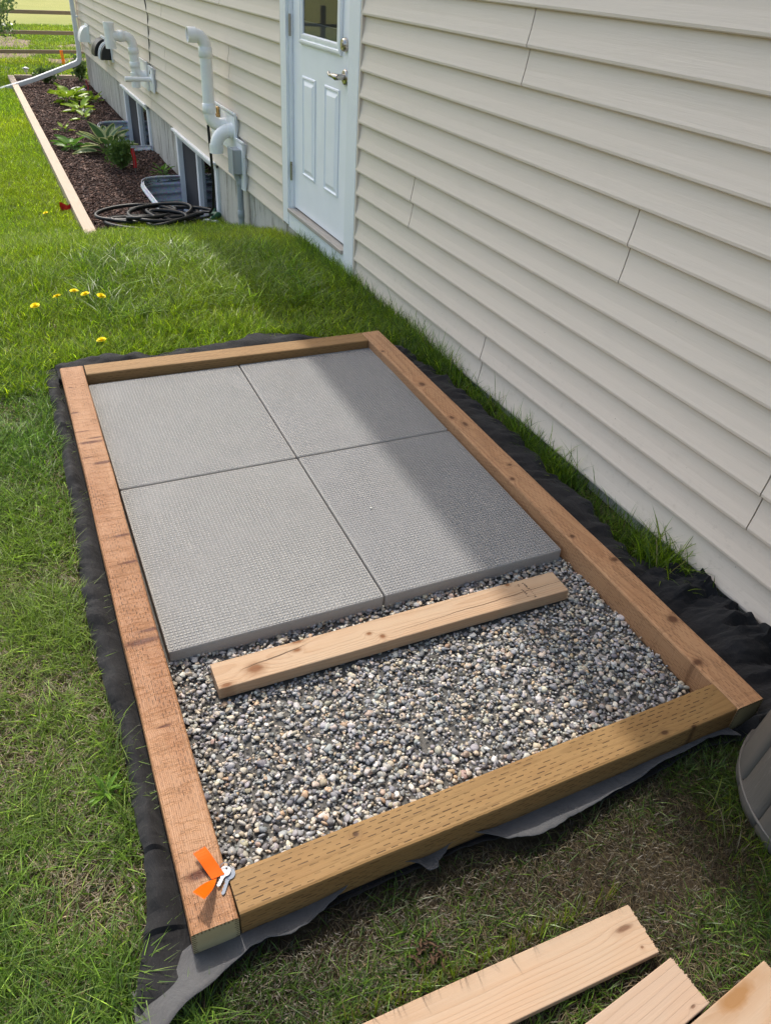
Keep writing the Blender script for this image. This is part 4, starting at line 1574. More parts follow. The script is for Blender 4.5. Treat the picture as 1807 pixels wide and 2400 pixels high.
# electrical box and conduit
t = thing('electrical_conduit', 'grey electrical box with a conduit running down into the grass', 'conduit', tuple(P(.05, 4.63, -.4)))
M_ = Matrix.Translation(-t.location)
mb = MB(); mb.box(P(.075, 4.625, .20), (.065, .12, .17)); mb.build('box', MAT['grey_plastic'], t, .008, M_)
mb = MB(); mb.box(P(.111, 4.625, .20), (.008, .132, .182)); mb.build('lid', MAT['grey_plastic'], t, .003, M_)
mb = MB(); mb.tube([P(.07, 4.63, .12), P(.07, 4.63, .09), P(.055, 4.63, .06), P(.05, 4.63, .03), P(.05, 4.63, -.45)], .0235, 16); mb.build('conduit', MAT['grey_plastic'], t, 0, M_)
for z in (.05, -.185):
    mb = MB(); socket(mb, P(.05, 4.63, z), Z_, .0235, .06); mb.build('coupling', MAT['grey_plastic'], t, 0, M_)
# far branching vent
t = thing('branching_vent_pipe', 'white branching vent pipe with an upright tee above the far window', 'pipe', tuple(P(0, 8.2, .33)), 'white vent pipes on the wall')
M_ = Matrix.Translation(-t.location)
mb = MB()
path = [P(0, 8.2, .33), P(.07, 8.2, .33)] + [P(.07 + .07 * math.sin(a), 8.2, .33 + .07 * (1 - math.cos(a))) for a in np.linspace(.2, math.pi / 2, 6)] + [P(.14, 8.2, .60)]
path += [P(.14 + .08 * (1 - math.cos(a)), 8.2, .61 + .08 * math.sin(a)) for a in np.linspace(.2, math.pi / 2, 7)] + [P(.36, 8.2, .69)]
mb.tube(path, PR * 1.08, 18, cap=False); mb.build('pipe', MAT['pvc'], t, 0, M_)
mb = MB(); mb.tube([P(.36, 8.2, .59), P(.36, 8.2, .80)], PR * 1.15, 18, cap=False)
mb.build('tee', MAT['pvc'], t, 0, M_)
mb = MB(); hollow_end(mb, P(.36, 8.2, .81), Z_, PR * 1.1); mb.build('open_end', MAT['pvc'], t, 0, M_)
mb = MB(); hollow_end(mb, P(.36, 8.2, .575), -Z_, PR * 1.1); mb.build('open_end', MAT['pvc'], t, 0, M_)
for c, d_ in ((P(.14, 8.2, .56), Z_), (P(.14, 8.2, .43), Z_), (P(.25, 8.2, .69), X_)):
    mb = MB(); socket(mb, c, d_, PR * 1.08, .06); mb.build('coupling', MAT['pvc'], t, 0, M_)
mb = MB(); mb.tube([P(.15, 8.2, .36), P(.15, 8.2, .22)], PR * 1.05, 18); mb.build('stub', MAT['pvc'], t, 0, M_)
t = thing('drain_pipe', 'thin white pipe sticking straight out of the wall above the far window', 'pipe', tuple(P(0, 7.88, .335)))
mb = MB(); mb.tube([(-.02, 0, 0), (-.25, 0, 0)], .022, 14); mb.build('pipe', MAT['pvc'], t)
mb = MB(); mb.tube([(-.24, 0, 0), (-.31, 0, 0)], .026, 14); mb.build('coupling', MAT['pvc'], t)


def hood(lab, y, z, w, h, dep, mat, slats):
    t = thing('vent_hood', lab, 'vent hood', tuple(P(.012, y, z)), 'vent hoods low on the siding')
    mb = MB(); mb.box((-.006, 0, 0), (.022, w + .06, h + .05)); mb.build('back_plate', MAT['vinyl_white'], t, .004)
    mb = MB(); nA = 10; vs = []
    for s_ in (-w / 2, w / 2):
        for k in range(nA + 1):
            a = math.pi / 2 * k / nA
            vs.append((-.015 - dep * math.sin(a), s_, h / 2 - (h) * (1 - math.cos(a))))
    m_ = nA + 1
    mb.add(vs, [(k, k + 1, m_ + k + 1, m_ + k) for k in range(nA)], 0, True)
    for s_ in (0, 1):
        mb.add([(-.015, (-w / 2, w / 2)[s_], -h / 2)] + vs[s_ * m_:(s_ + 1) * m_], [(0, k + 1, k + 2) for k in range(nA)])
    o = mb.build('cowl', mat, t)
    for q in range(slats):
        mb = MB(); y_ = -w / 2 + w * (q + 1) / (slats + 1)
        mb.tube([(-.017 - (dep + .002) * math.sin(a), y_, h / 2 + .002 - h * (1 - math.cos(a))) for a in np.linspace(0, math.pi / 2, 9)], .010, 6)
        mb.build('rib', MAT['vinyl_white'], t)
    return t


hood('small white vent hood next to the house corner', 12.85, .33, .28, .20, .13, MAT['vinyl_white'], 0)
hood('black vent hood further from the door', 11.25, .31, .30, .20, .15, MAT['black_plastic'], 0)
hood('black vent hood with white ribs beside the branching vent', 10.78, .31, .30, .19, .13, MAT['black_plastic'], 2)
mb = MB()
mb.tube([P(.018, 7.99, 2.4), P(.018, 7.96, 1.5), P(.018, 7.95, 1.03), P(.019, 7.86, .90), P(.018, 7.93, .7), P(.018, 7.99, .47), P(.04, 7.90, .43), P(.05, 7.9, .38)], .0055, 8)
o = mb.build('wall_cable', MAT['cable']); tag(o, 'thin dark cable running down the siding to the thin drain pipe', 'cable')

# downspout
t = thing('downspout', 'white square downspout at the far house corner with a long leader over the lawn', 'downspout', (1.49, 13.62, -.5))
M_ = Matrix.Translation(-t.location)


def rect_tube(mb, pts, w, h):
    pts = [Vector(p) for p in pts]; n = len(pts); vs = []
    for i, p in enumerate(pts):
        tn = (pts[min(i + 1, n - 1)] - pts[max(i - 1, 0)]).normalized()
        side = Vector((0, 1, 0)); side = (side - tn * side.dot(tn)).normalized()
        up = tn.cross(side)
        for a, b in ((-1, -.8), (-.8, -1), (.8, -1), (1, -.8), (1, .8), (.8, 1), (-.8, 1), (-1, .8)):
            vs.append(p + side * w / 2 * a + up * h / 2 * b)
    mb.add(vs, [(i * 8 + k, i * 8 + (k + 1) % 8, (i + 1) * 8 + (k + 1) % 8, (i + 1) * 8 + k) for i in range(n - 1) for k in range(8)])
    mb.add(vs[-8:], [tuple(range(8))]); mb.add(vs[:8], [tuple(range(8))[::-1]])


mb = MB(); rect_tube(mb, [(1.478, 13.62, 5.2), (1.478, 13.62, .0), (1.474, 13.62, -.06)], .085, .065); mb.build('upright', MAT['alu_white'], t, 0, M_)
mb = MB(); rect_tube(mb, [(1.476, 13.62, -.02), (1.47, 13.62, -.08), (1.44, 13.62, -.128), (1.39, 13.615, -.152), (1.31, 13.61, -.178)], .092, .072); mb.build('elbow', MAT['alu_white'], t, 0, M_)
mb = MB(); rect_tube(mb, [(1.33, 13.61, -.172), (.72, 13.5, -.37), (.19, 13.40, -.505), (-.35, 13.3, -.50)], .085, .065)
mb.build('leader', MAT['alu_white'], t, 0, M_)
mb = MB(); mb.box((1.50, 13.62, .5), (.08, .1, .022)); mb.build('strap', MAT['alu_white'], t, .002, M_)

# ================================================================== BED EDGING, HOSE, FLAGS
def plank(name, lab, a, b, wd, th, mat, cat, group=None):
    a, b = Vector(a), Vector(b); d = b - a
    q = d.to_track_quat('X', 'Z')
    o = board(name, mat, d.length, wd, th, Matrix.LocRotScale((a + b) / 2, q, None), 0, None, .003)
    return tag(o, lab, cat, group)


plank('bed_edging', 'pale edging board along the bed, nearer length, ending at the lawn', (.452, 5.04, -.455), (.440, 10.20, -.462), .092, .09, MAT['edging'], 'edging board', 'pale boards edging the flower bed')
plank('bed_edging', 'pale edging board along the bed, farther length, under the downspout leader', (.440, 10.206, -.463), (.432, 14.5, -.470), .092, .09, MAT['edging'], 'edging board', 'pale boards edging the flower bed')
plank('bed_edging', 'pale edging board across the far end of the bed', (.49, 14.48, -.465), (1.56, 14.48, -.462), .06, .09, MAT['edging'], 'edging board', 'pale boards edging the flower bed')

ht = thing('garden_hose', 'black garden hose coiled in a heap on the mulch below the window', 'hose', (1.0, 5.6, -.48))
M_ = Matrix.Translation(-ht.location)
mb = MB(); pts = []
rr = random.Random(5)
for k in range(860):
    a = k * .105
    loop = a / (2 * math.pi)
    cx = 1.07 + .13 * math.sin(loop * 4.7) + .08 * math.sin(loop * .9 + 1)
    cy = 5.50 + .08 * math.sin(loop * 3.7 + .5)
    ra = .24 + .12 * math.sin(loop * 3.1); rb = .17 + .08 * math.sin(loop * 2.6 + 1)
    z = -.452 + .0055 * loop + .016 * math.sin(a * 1.3) + .014 * math.sin(loop * 5)
    pts.append((cx + ra * math.cos(a), cy + rb * math.sin(a), max(z, -.462)))
mb.tube(pts, .0155, 8)
tail = [(1.36, 5.6, -.42), (1.44, 5.55, -.40), (1.48, 5.45, -.38), (1.475, 5.30, -.30), (1.455, 5.16, -.05), (1.440, 5.13, .2), (1.435, 5.13, .36)]
mb.tube([Vector(tail[0])] + [Vector(tail[i]).lerp(Vector(tail[i + 1]), f) for i in range(len(tail) - 1) for f in (.5, 1)], .0115, 8)
mb.build('hose', MAT['rubber'], ht, 0, M_)
mb = MB(); mb.tube([(1.47, 5.40, -.43), (1.54, 5.42, -.40), (1.50, 5.5, -.41), (1.55, 5.58, -.39)], [.022, .03, .024, .012], 10); mb.build('nozzle', MAT['green_plastic'], ht, 0, M_)
for k in range(2):
    mb = MB(); mb.tube([(1.40 + .05 * k, 5.42 - .05 * k, -.44), (1.45 + .05 * k, 5.34 - .05 * k, -.42)], .016, 8); mb.build('fitting', MAT['grey_plastic'], ht, 0, M_)

# ================================================================== FENCE
FY = 17.0
ft = thing('rail_fence', 'three-rail weathered wooden fence beyond the lawn', 'fence', (1, FY, -.5))
for i, (z, dz) in enumerate(((.322, .012), (-.008, .012), (-.325, .018))):
    o = board('rail', MAT['fence'], 16, .04, .062, Matrix.Identity(4), 0)
    o.parent = ft
    d = Vector((16, 0, dz * 16 / 1.1 * .8))
    o.matrix_basis = Matrix.Translation((0, 0, z + .5)) @ d.to_track_quat('X', 'Z').to_matrix().to_4x4()
for x in (-7.2, -4.8, -2.4, 2.6, 5.0, 7.4):
    mb = MB(); mb.box((0, .06, 0.35), (.10, .09, 1.7)); mb.build('post', MAT['fence'], ft, .01, Matrix.Translation((x, 0, .012 * x)))

# ================================================================== PLANTS
def leaf_mesh(name, ln, wd, mat, curl=.25, cup=.12, nseg=8, ncross=6, wave=0., tipw=1.0):
    vs = []; e = []
    for i in range(nseg + 1):
        t = i / nseg
        w = wd * (math.sin(math.pi * min(1, t ** .75)) ** .8) * (1 - .15 * t) * tipw + (.004 if t < .05 else 0)
        if i == nseg:
            w = 0.0005
        for j in range(ncross + 1):
            s = (j / ncross) * 2 - 1
            z = cup * wd * abs(s) ** 1.5 - curl * ln * t * t + wave * wd * math.sin(t * 14) * s * s
            vs.append((ln * t, s * w / 2, z)); e.append(abs(s))
    m_ = ncross + 1
    fs = [(i * m_ + j, (i + 1) * m_ + j, (i + 1) * m_ + j + 1, i * m_ + j + 1) for i in range(nseg) for j in range(ncross)]
    me = bpy.data.meshes.new(name); me.from_pydata(vs, [], fs)
    for p in me.polygons:
        p.use_smooth = True
    a = me.color_attributes.new('tint', 'FLOAT_COLOR', 'POINT')
    a.data.foreach_set('color', np.array([[v, v, v, 1] for v in e], np.float32).ravel())
    me.materials.append(mat)
    me.update()
    return me


M_var = m_leaf('hosta_variegated', (.035, .10, .025), (.07, .16, .04), (.45, .48, .22))
M_chart = m_leaf('hosta_chartreuse', (.20, .33, .02), (.30, .42, .035))
M_mid = m_leaf('leaf_mid_green', (.08, .20, .02), (.14, .28, .04))
M_cedar = m_leaf('leaf_cedar', (.07, .14, .025), (.12, .20, .04), None, .6)
M_bush = m_leaf('leaf_bush', (.06, .12, .03), (.13, .20, .06), None, .35)
M_weed = m_leaf('leaf_weed', (.10, .22, .02), (.16, .29, .035))


def rosette(name, lab, cat, x, y, n, ln, wd, mat, elev=(.3, 1.2), group=None, curl=.3, stem=.25, z=None, wave=.0, seed=1):
    rr = random.Random(seed)
    zb = float(bedz(x, y)) if z is None else z
    t = thing(name, lab, cat, (x, y, zb), group)
    meshes = [leaf_mesh('leaf', ln * s, wd * s, mat, curl, .16, wave=wave) for s in (.75, 1., 1.15)]
    for k in range(n):
        az = k * 2.399 + rr.uniform(-.3, .3)
        f = k / max(1, n - 1)
        el = elev[1] - (elev[1] - elev[0]) * f + rr.uniform(-.1, .1)
        o = bpy.data.objects.new('leaf', rr.choice(meshes)); COL.objects.link(o); o.parent = t
        base = Vector((math.cos(az) * math.cos(el), math.sin(az) * math.cos(el), math.sin(el))) * ln * stem
        o.matrix_basis = Matrix.Translation(base) @ Euler((rr.uniform(-.3, .3), -el * .75, az)).to_matrix().to_4x4()
        if k % 2 == 0:
            pass
    mb = MB()
    for k in range(n):
        az = k * 2.399; f = k / max(1, n - 1); el = elev[1] - (elev[1] - elev[0]) * f
        base = Vector((math.cos(az) * math.cos(el), math.sin(az) * math.cos(el), math.sin(el))) * ln * stem
        mb.tube([(0, 0, -.01), base * .6, base * 1.05], [.005, .004, .003], 5)
    mb.build('stalks', MAT['stem'], t)
    return t


rosette('hosta', 'large hosta with cream-edged dark green leaves beside the far window well', 'hosta', 1.07, 8.42, 20, .23, .125, M_var, (.15, 1.35), 'hostas in the flower bed', .28, .55, seed=3)
rosette('hosta', 'bright yellow-green hosta at the far end of the bed', 'hosta', 1.07, 11.9, 18, .22, .17, M_chart, (.15, 1.2), 'hostas in the flower bed', .3, .55, wave=.05, seed=4)
rosette('hosta', 'smaller yellow-green hosta in front of the bright one', 'hosta', 1.12, 11.15, 10, .17, .12, M_chart, (.2, 1.2), 'hostas in the flower bed', .3, .5, seed=5)
rosette('hosta', 'tiny yellow-green hosta sprout nearest the far window well', 'hosta', 1.10, 10.6, 5, .13, .08, M_chart, (.3, 1.2), 'hostas in the flower bed', .3, .5, seed=6)
rosette('hosta', 'small bright green hosta left of the variegated one', 'hosta', .72, 8.72, 13, .15, .10, M_mid, (.1, 1.1), 'hostas in the flower bed', .3, .5, seed=7)
rosette('seedling', 'small yellow-green seedling in the middle of the mulch', 'plant', .75, 9.75, 6, .08, .045, M_chart, (.3, 1.2), None, .2, .8, seed=8)
rosette('seedling', 'leafy green seedling tucked behind the near window well', 'plant', 1.44, 7.23, 14, .09, .04, M_mid, (.2, 1.2), None, .2, .8, seed=9)
rosette('seedling', 'yellow-green seedling against the foundation far down the bed', 'plant', 1.42, 11.9, 7, .10, .06, M_chart, (.3, 1.2), None, .2, .8, seed=12)


def leaf_cloud(name, n, centre, rad, size, mat, seed, stretch=(1, 1, 1), up=.3, cols=None):
    r2 = np.random.default_rng(seed)
    d = r2.normal(size=(n, 3)); d /= np.linalg.norm(d, axis=1)[:, None]
    rr_ = r2.random(n) ** .45
    clump = .75 + .35 * np.sin(d[:, 0] * 7 + seed) * np.sin(d[:, 1] * 6 + 2) + .18 * np.sin(d[:, 2] * 11)
    c = d * (rr_ * clump)[:, None] * np.array(rad) + np.array(centre)
    L_ = size * r2.uniform(.6, 1.3, n)
    t1 = r2.normal(size=(n, 3)) + np.array([0, 0, up]); t1 /= np.linalg.norm(t1, axis=1)[:, None]
    t2 = np.cross(t1, r2.normal(size=(n, 3))); t2 /= np.linalg.norm(t2, axis=1)[:, None]
    w = (L_ * .28)[:, None]
    V = np.stack([c, c + t1 * L_[:, None] * .5 + t2 * w, c + t1 * L_[:, None], c + t1 * L_[:, None] * .5 - t2 * w], 1).reshape(-1, 3)
    b = np.arange(n)[:, None] * 4
    T_ = np.concatenate([b + [0, 1, 2], b + [0, 2, 3]])
    return fast_mesh(name, V, T_, mat)


def shrub(name, lab, x, y, rad, n, size, mat, seed, zoff=0., up=.3, stems=7, lift=.0, cat='shrub'):
    zb = float(bedz(x, y)) if y < 14.5 and x > .45 else float(gz(x, y))
    t = thing(name, lab, cat, (x, y, zb))
    o = leaf_cloud('crown', n, (0, 0, rad[2] + lift), rad, size, mat, seed, up=up); o.parent = t
    mb = MB(); rr = random.Random(seed)
    for k in range(stems):
        a = rr.uniform(0, 6.28); q = rr.uniform(.2, .7)
        tip = Vector((math.cos(a) * rad[0] * q, math.sin(a) * rad[1] * q, lift + rad[2] * rr.uniform(.9, 1.7)))
        r0 = .006 + .02 * lift
        mb.tube([(0, 0, -.03), (tip.x * .15, tip.y * .15, tip.z * .4), (tip.x * .6, tip.y * .6, tip.z * .75), tip], [r0, r0 * .8, r0 * .5, r0 * .2], 6)
    mb.build('trunk', MAT['bark'], t)
    return t


shrub('young_cedar', 'small feathery green cedar in front of the variegated hosta', 1.09, 7.62, (.15, .14, .16), 2600, .035, M_cedar, 21, up=1.2)
shrub('dark_shrub', 'dark leafy shrub against the far house corner', 1.50, 14.05, (.13, .2, .22), 900, .06, M_bush, 22)
shrub('flowering_shrub', 'low pale-flecked shrub behind the downspout leader', .95, 13.95, (.22, .15, .13), 900, .05, M_bush, 23)
shrub('garden_tree', 'leafy tree crown cut off at the upper left, in front of the fence', -.12, 14.6, (.82, .8, .62), 14000, .06, M_bush, 24, lift=.35, stems=9, cat='tree')


def dandelion(x, y, h, lab, seed, zoff=0.):
    rr = random.Random(seed)
    zb = float(gz(x, y))
    t = thing('dandelion', lab, 'flower', (x, y, zb), 'yellow dandelions in the lawn')
    tip = Vector((rr.uniform(-.02, .02), rr.uniform(-.02, .02), h))
    mb = MB(); mb.tube([(0, 0, 0), tip * .5 + Vector((.004, 0, 0)), tip], .0022, 6); mb.build('stalk', MAT['stem'], t)
    mb = MB()
    tilt = Euler((rr.uniform(-.3, .3), rr.uniform(-.3, .3), 0)).to_matrix()
    for ring, (nn, ln, el) in enumerate(((18, .021, .15), (15, .017, .5), (11, .011, .9))):
        for k in range(nn):
            a = 2 * math.pi * k / nn + ring * .2
            d = Vector((math.cos(a) * math.cos(el), math.sin(a) * math.cos(el), math.sin(el)))
            s = Vector((-math.sin(a), math.cos(a), 0)) * .0032
            vs_ = [tilt @ v + tip for v in (Vector((0, 0, 0)) - s * .5, Vector((0, 0, 0)) + s * .5, d * ln + s, d * ln * 1.08, d * ln - s)]
            mb.add(vs_, [(0, 1, 2, 3, 4)])
    mb.tube([tip - Vector((0, 0, .006)), tip + Vector((0, 0, .004))], [.003, .007], 8)
    mb.build('flower_head', MAT['yellow'], t)
    return t


dandelion(-.09, 2.38, .085, 'dandelion flower at the far left of the clump', 1)
dandelion(-.016, 2.476, .085, 'dandelion flower second from the left of the clump', 2)
dandelion(.097, 2.536, .09, 'dandelion flower highest up in the clump', 3)
dandelion(.142, 2.493, .09, 'dandelion flower between the highest and the rightmost one', 4)
dandelion(.196, 2.435, .085, 'dandelion flower rightmost of the clump', 5)
dandelion(.118, 1.956, .055, 'lone dandelion flower closest to the far timber', 6)
dandelion(.185, 5.9, .06, 'distant dandelion beside the red flag', 7)


def flag(name, lab, x, y, h, w, mat, cat, seed, zb=None, tall=False):
    zb = (float(gz(x, y)) if zb is None else zb)
    t = thing(name, lab, cat, (x, y, zb))
    mb = MB(); mb.tube([(0, 0, -.05), (0, 0, h)], .0018, 6); mb.build('wire', MAT['wire'], t)
    mb = MB(); rows = []
    n = 8
    for i in range(n + 1):
        u = i / n
        if tall:
            rows.append(((-w / 2 + .006 * math.sin(u * 5), 0, h * (.25 + .75 * u)), (w / 2 + .006 * math.sin(u * 5), .01, h * (.25 + .75 * u))))
        else:
            yy = .02 * math.sin(u * 6 + seed)
            rows.append(((-w * u, yy, h - .01 * math.sin(u * 5)), (-w * u, yy + .004, h - .055 + .012 * math.sin(u * 4 + 1))))
    flat_strip(mb, rows, .0008)
    mb.build('flag', mat, t)
    return t


flag('marker_stake', 'red marker stake stuck in the mulch before the near window well', 1.19, 7.40, .25, .035, MAT['red'], 'marker', 1, -.48, True)
flag('marker_stake', 'thin red marker far down the bed near the foundation', 1.44, 12.8, .2, .02, MAT['red'], 'marker', 2, -.48, True)
flag('utility_flag', 'small red flag in the lawn beside the pale edging board', .40, 6.06, .09, .09, MAT['red'], 'flag', 3)
flag('utility_flag', 'orange flag standing beyond the downspout leader', 1.45, 16.2, .30, .055, MAT['orange_flag'], 'flag', 4, None, True)
t = thing('solar_light', 'small metal solar light at the far corner of the bed', 'lamp', (.70, 14.75, -.5))
mb = MB(); mb.tube([(0, 0, -.05), (0, 0, .12)], .012, 8); mb.build('post', MAT['solar'], t)
mb = MB(); mb.tube([(0, 0, .10), (0, 0, .14)], .03, 12); mb.build('lens', MAT['stone'], t)
mb = MB(); mb.tube([(0, 0, .14), (0, 0, .15), (0, 0, .165)], [.055, .055, .02], 14); mb.build('cap', MAT['solar'], t)
for k, (x, y, s, lab) in enumerate(((1.35, 13.2, .12, 'pale flat stone in the mulch near the far house corner'), (1.2, 11.2, .09, 'pale flat stone behind the smaller yellow-green hosta'))):
    bm = bmesh.new(); bmesh.ops.create_icosphere(bm, subdivisions=3, radius=s)
    for v in bm.verts:
        v.co *= 1 + .25 * mnoise.noise(v.co * 9 + Vector((k * 5, 0, 0))); v.co.z *= .35
    me = bpy.data.meshes.new('flat_stone'); bm.to_mesh(me); bm.free(); me.materials.append(MAT['stone'])
    o = bpy.data.objects.new('flat_stone', me); COL.objects.link(o); o.location = (x, y, -.47); tag(o, lab, 'stone')

wx, wy, _ = local(-.205, -.315).translation
rosette('broadleaf_weed', 'bright green broad-leaved weed beside the fabric edge', 'weed', wx, wy, 13, .042, .010, M_weed, (.6, 1.35), None, .35, .3, z=float(gz(wx, wy)) + .012, seed=31)
wx, wy, _ = local(.30, -.885).translation
t = thing('dead_weed', 'dried brown curled weed in the grass in front of the frame', 'weed', (wx, wy, float(gz(wx, wy)) + .02))
dm = leaf_mesh('leaf', .020, .006, MAT['dead'], .6, .5, wave=.3)
for k in range(26):
    o = bpy.data.objects.new('leaf', dm); COL.objects.link(o); o.parent = t
    o.matrix_basis = Matrix.Translation((random.uniform(-.028, .028), random.uniform(-.028, .028), random.uniform(0, .012))) @ Euler((random.uniform(-1, 1), random.uniform(-.6, .2), random.uniform(0, 6.28))).to_matrix().to_4x4()

# ================================================================== MULCH
nM = 26000
mx = rng.uniform(BED_X0 + .01, XW - .01, nM * 2); my = BED_Y0 - .1 + (BED_Y1 - BED_Y0 + .08) * rng.random(nM * 2) ** 1.25
ok = ~in_well(mx, my, .012)
mx, my = mx[ok][:nM], my[ok][:nM]
nM = len(mx)
mz = bedz(mx, my) + rng.uniform(-.004, .018, nM)
Ls = rng.uniform(.012, .045, nM) * (1 + .02 * (my - 5)); Ws = Ls * rng.uniform(.18, .45, nM); Hs = rng.uniform(.002, .006, nM)
box = np.array([(-1, -1, -1), (1, -.7, -1), (.9, .8, -1), (-.9, 1, -1), (-1, -.9, 1), (.9, -.8, 1), (1, .7, 1), (-.8, .9, 1)], float) * .5
bt = np.array([(0, 2, 1), (0, 3, 2), (4, 5, 6), (4, 6, 7), (0, 1, 5), (0, 5, 4), (1, 2, 6), (1, 6, 5), (2, 3, 7), (2, 7, 6), (3, 0, 4), (3, 4, 7)])
V = box[None] * np.stack([Ls, Ws, Hs], -1)[:, None, :]
az = rng.uniform(0, 6.28, nM); tl = rng.normal(0, .28, nM); rl = rng.normal(0, .35, nM)
ca, sa, ct, st_, cr, sr = np.cos(az), np.sin(az), np.cos(tl), np.sin(tl), np.cos(rl), np.sin(rl)
x1 = V[..., 0]; y1 = V[..., 1] * cr[:, None] - V[..., 2] * sr[:, None]; z1 = V[..., 1] * sr[:, None] + V[..., 2] * cr[:, None]
x2 = x1 * ct[:, None] + z1 * st_[:, None]; z2 = -x1 * st_[:, None] + z1 * ct[:, None]
V = np.stack([x2 * ca[:, None] - y1 * sa[:, None] + mx[:, None], x2 * sa[:, None] + y1 * ca[:, None] + my[:, None], z2 + mz[:, None]], -1)
mc = np.array([(.095, .052, .040), (.14, .078, .058), (.055, .032, .026), (.22, .14, .11), (.075, .05, .045)])[rng.choice(5, nM, p=[.3, .25, .22, .08, .15])] * rng.uniform(.75, 1.3, (nM, 1))
o = fast_mesh('mulch', V.reshape(-1, 3), (bt[None] + (np.arange(nM) * 8)[:, None, None]).reshape(-1, 3), MAT['mulch'], np.repeat(mc, 8, 0))
stuff(o, 'dark red-brown bark mulch covering the flower bed', 'mulch')

# ================================================================== GRASS
fab_w = [tuple((NPEX * x + NPEY * y)[:2]) for x, y in outer]
flap_w = [tuple((NPEX * x + NPEY * y)[:2]) for x, y in flap] + [tuple((NPEX * x + NPEY * y)[:2]) for x, y in ((1.2, -.68), (-.1, -.68), (-.22, -.76))]
brd = []
for e1, e2, dx, dy in (((.721, -.968), (.711, -1.067), -.9996, .020), ((.723, -1.085), (.741, -1.176), -.9915, -.13), ((.896, -1.159), (.908, -1.248), -.9905, -.137)):
    q = [e1, e2, (e2[0] + dx * 1.2, e2[1] + dy * 1.2), (e1[0] + dx * 1.2, e1[1] + dy * 1.2)]
    brd.append([tuple((NPEX * x + NPEY * y)[:2]) for x, y in q])


def allowed(x, y):
    r = ~in_poly(x, y, fab_w) & ~in_poly(x, y, flap_w)
    for b in brd:
        r &= ~in_poly(x, y, b)
    r &= ~((x > BED_X0 - .09) & (y > 5.02) & (y < BED_Y1 + .07) & ((y > 5.38 + .12 * np.sin(x * 9)) | (x < BED_X0 + .01)))
    r &= (x < XW - .012) | (y > HY1 + .05)
    r &= ~on_dirt(x, y) | (rng.random(np.shape(x)) < .12)
    bxy = local(1.352, -1.0).translation
    r &= ((x - bxy.x) ** 2 + (y - bxy.y) ** 2) > .235 ** 2
    return r


def blades(x, y, h, w, cols, lean, seg, flat=None, droop=.35):
    n = len(x)
    z = gz(x, y)
    az = rng.uniform(0, 2 * np.pi, n)
    dirx, diry = np.cos(az), np.sin(az)
    fa = az + rng.uniform(-1.2, 1.2, n) + np.pi / 2
    sx, sy = np.cos(fa), np.sin(fa)
    ln = lean * rng.uniform(.3, 1.5, n)
    rows = []; crow = []
    for s in range(seg + 1):
        t = s / seg
        out = h * (ln * t * (.5 + .9 * t))
        up = h * (t - droop * ln * t * t)
        if flat is not None:
            up = up * (1 - flat) + flat * .012 * (1 - (2 * t - 1) ** 2)
            out = out * (1 - flat) + flat * h * t * 1.2
        cx, cy, cz = x + dirx * out, y + diry * out, z + up + (.006 if flat is None else .008 * flat * rng.random(n))
        ww = w * (1 - .25 * t) * .5
        cc = cols
        if s < seg:
            rows.append(np.stack([cx - sx * ww, cy - sy * ww, cz], -1)); rows.append(np.stack([cx + sx * ww, cy + sy * ww, cz], -1)); crow += [cc, cc]
        else:
            rows.append(np.stack([cx, cy, cz], -1)); crow.append(cc)
    V = np.stack(rows, 1); C = np.stack(crow, 1)
    nv = 2 * seg + 1
    tr = []
    for s in range(seg - 1):
        a = 2 * s
        tr += [(a, a + 1, a + 3), (a, a + 3, a + 2)]
    tr.append((2 * seg - 2, 2 * seg - 1, 2 * seg))
    T_ = (np.array(tr)[None] + (np.arange(n) * nv)[:, None, None]).reshape(-1, 3)
    return V.reshape(-1, 3), T_, C.reshape(-1, 3)


GREEN = np.array([(.10, .18, .010), (.155, .25, .012), (.20, .30, .016), (.26, .34, .02), (.08, .15, .014)])
STRAW = np.array([(.32, .25, .14), (.26, .20, .11), (.38, .31, .19), (.20, .145, .085), (.30, .26, .15)])


def gcols(n, x, y, straw):
    g = GREEN[rng.choice(5, n, p=[.26, .28, .2, .12, .14])] * rng.uniform(.75, 1.25, (n, 1))
    yel = np.clip((vnoise(x, y, .9) - .45) * 2, 0, 1)[:, None] * .6
    g = g * (1 - yel) + np.array([.28, .33, .018]) * yel * rng.uniform(.8, 1.2, (n, 1))
    s = STRAW[rng.integers(0, 5, n)] * rng.uniform(.7, 1.15, (n, 1))
    m = (rng.random(n) < straw)[:, None]
    return np.where(m, s, g), m[:, 0]


parts = []


def zone(x0, x1, y0, y1, dens, hmin, hmax, w, straw, seg, lean=.55, mask=None, patchy=.6, tint=(1, 1, 1), st_t=.9):
    n = int((x1 - x0) * (y1 - y0) * dens)
    x = rng.uniform(x0, x1, n); y = rng.uniform(y0, y1, n)
    p = vnoise(x, y, 5.) * .6 + vnoise(x, y, 13.) * .4
    keep = allowed(x, y) & (rng.random(n) < 1 - patchy + patchy * np.clip(p * 1.6, 0, 1))
    if mask is not None:
        keep &= mask(x, y)
    x, y, p = x[keep], y[keep], p[keep]
    n = len(x)
    st = np.clip(straw * (1.7 - 1.6 * p) + .0, 0, 1)
    c, ms = gcols(n, x, y, st)
    tt = np.array(tint)
    c = np.where(ms[:, None], c * st_t * np.array([1., .97, .92]), c * tt) * rng.lognormal(0, .38, (n, 1))
    h = rng.uniform(hmin, hmax, n) * (.6 + .7 * p)
    flat = np.where(ms, rng.uniform(.6, 1.0, n), rng.uniform(0, .25, n) ** 2)
    h = np.where(ms, h * .8 + .01, h)
    parts.append(blades(x, y, h, w * rng.uniform(.6, 1.3, n) * np.where(ms, .6, 1), c, np.full(n, lean), seg, flat))


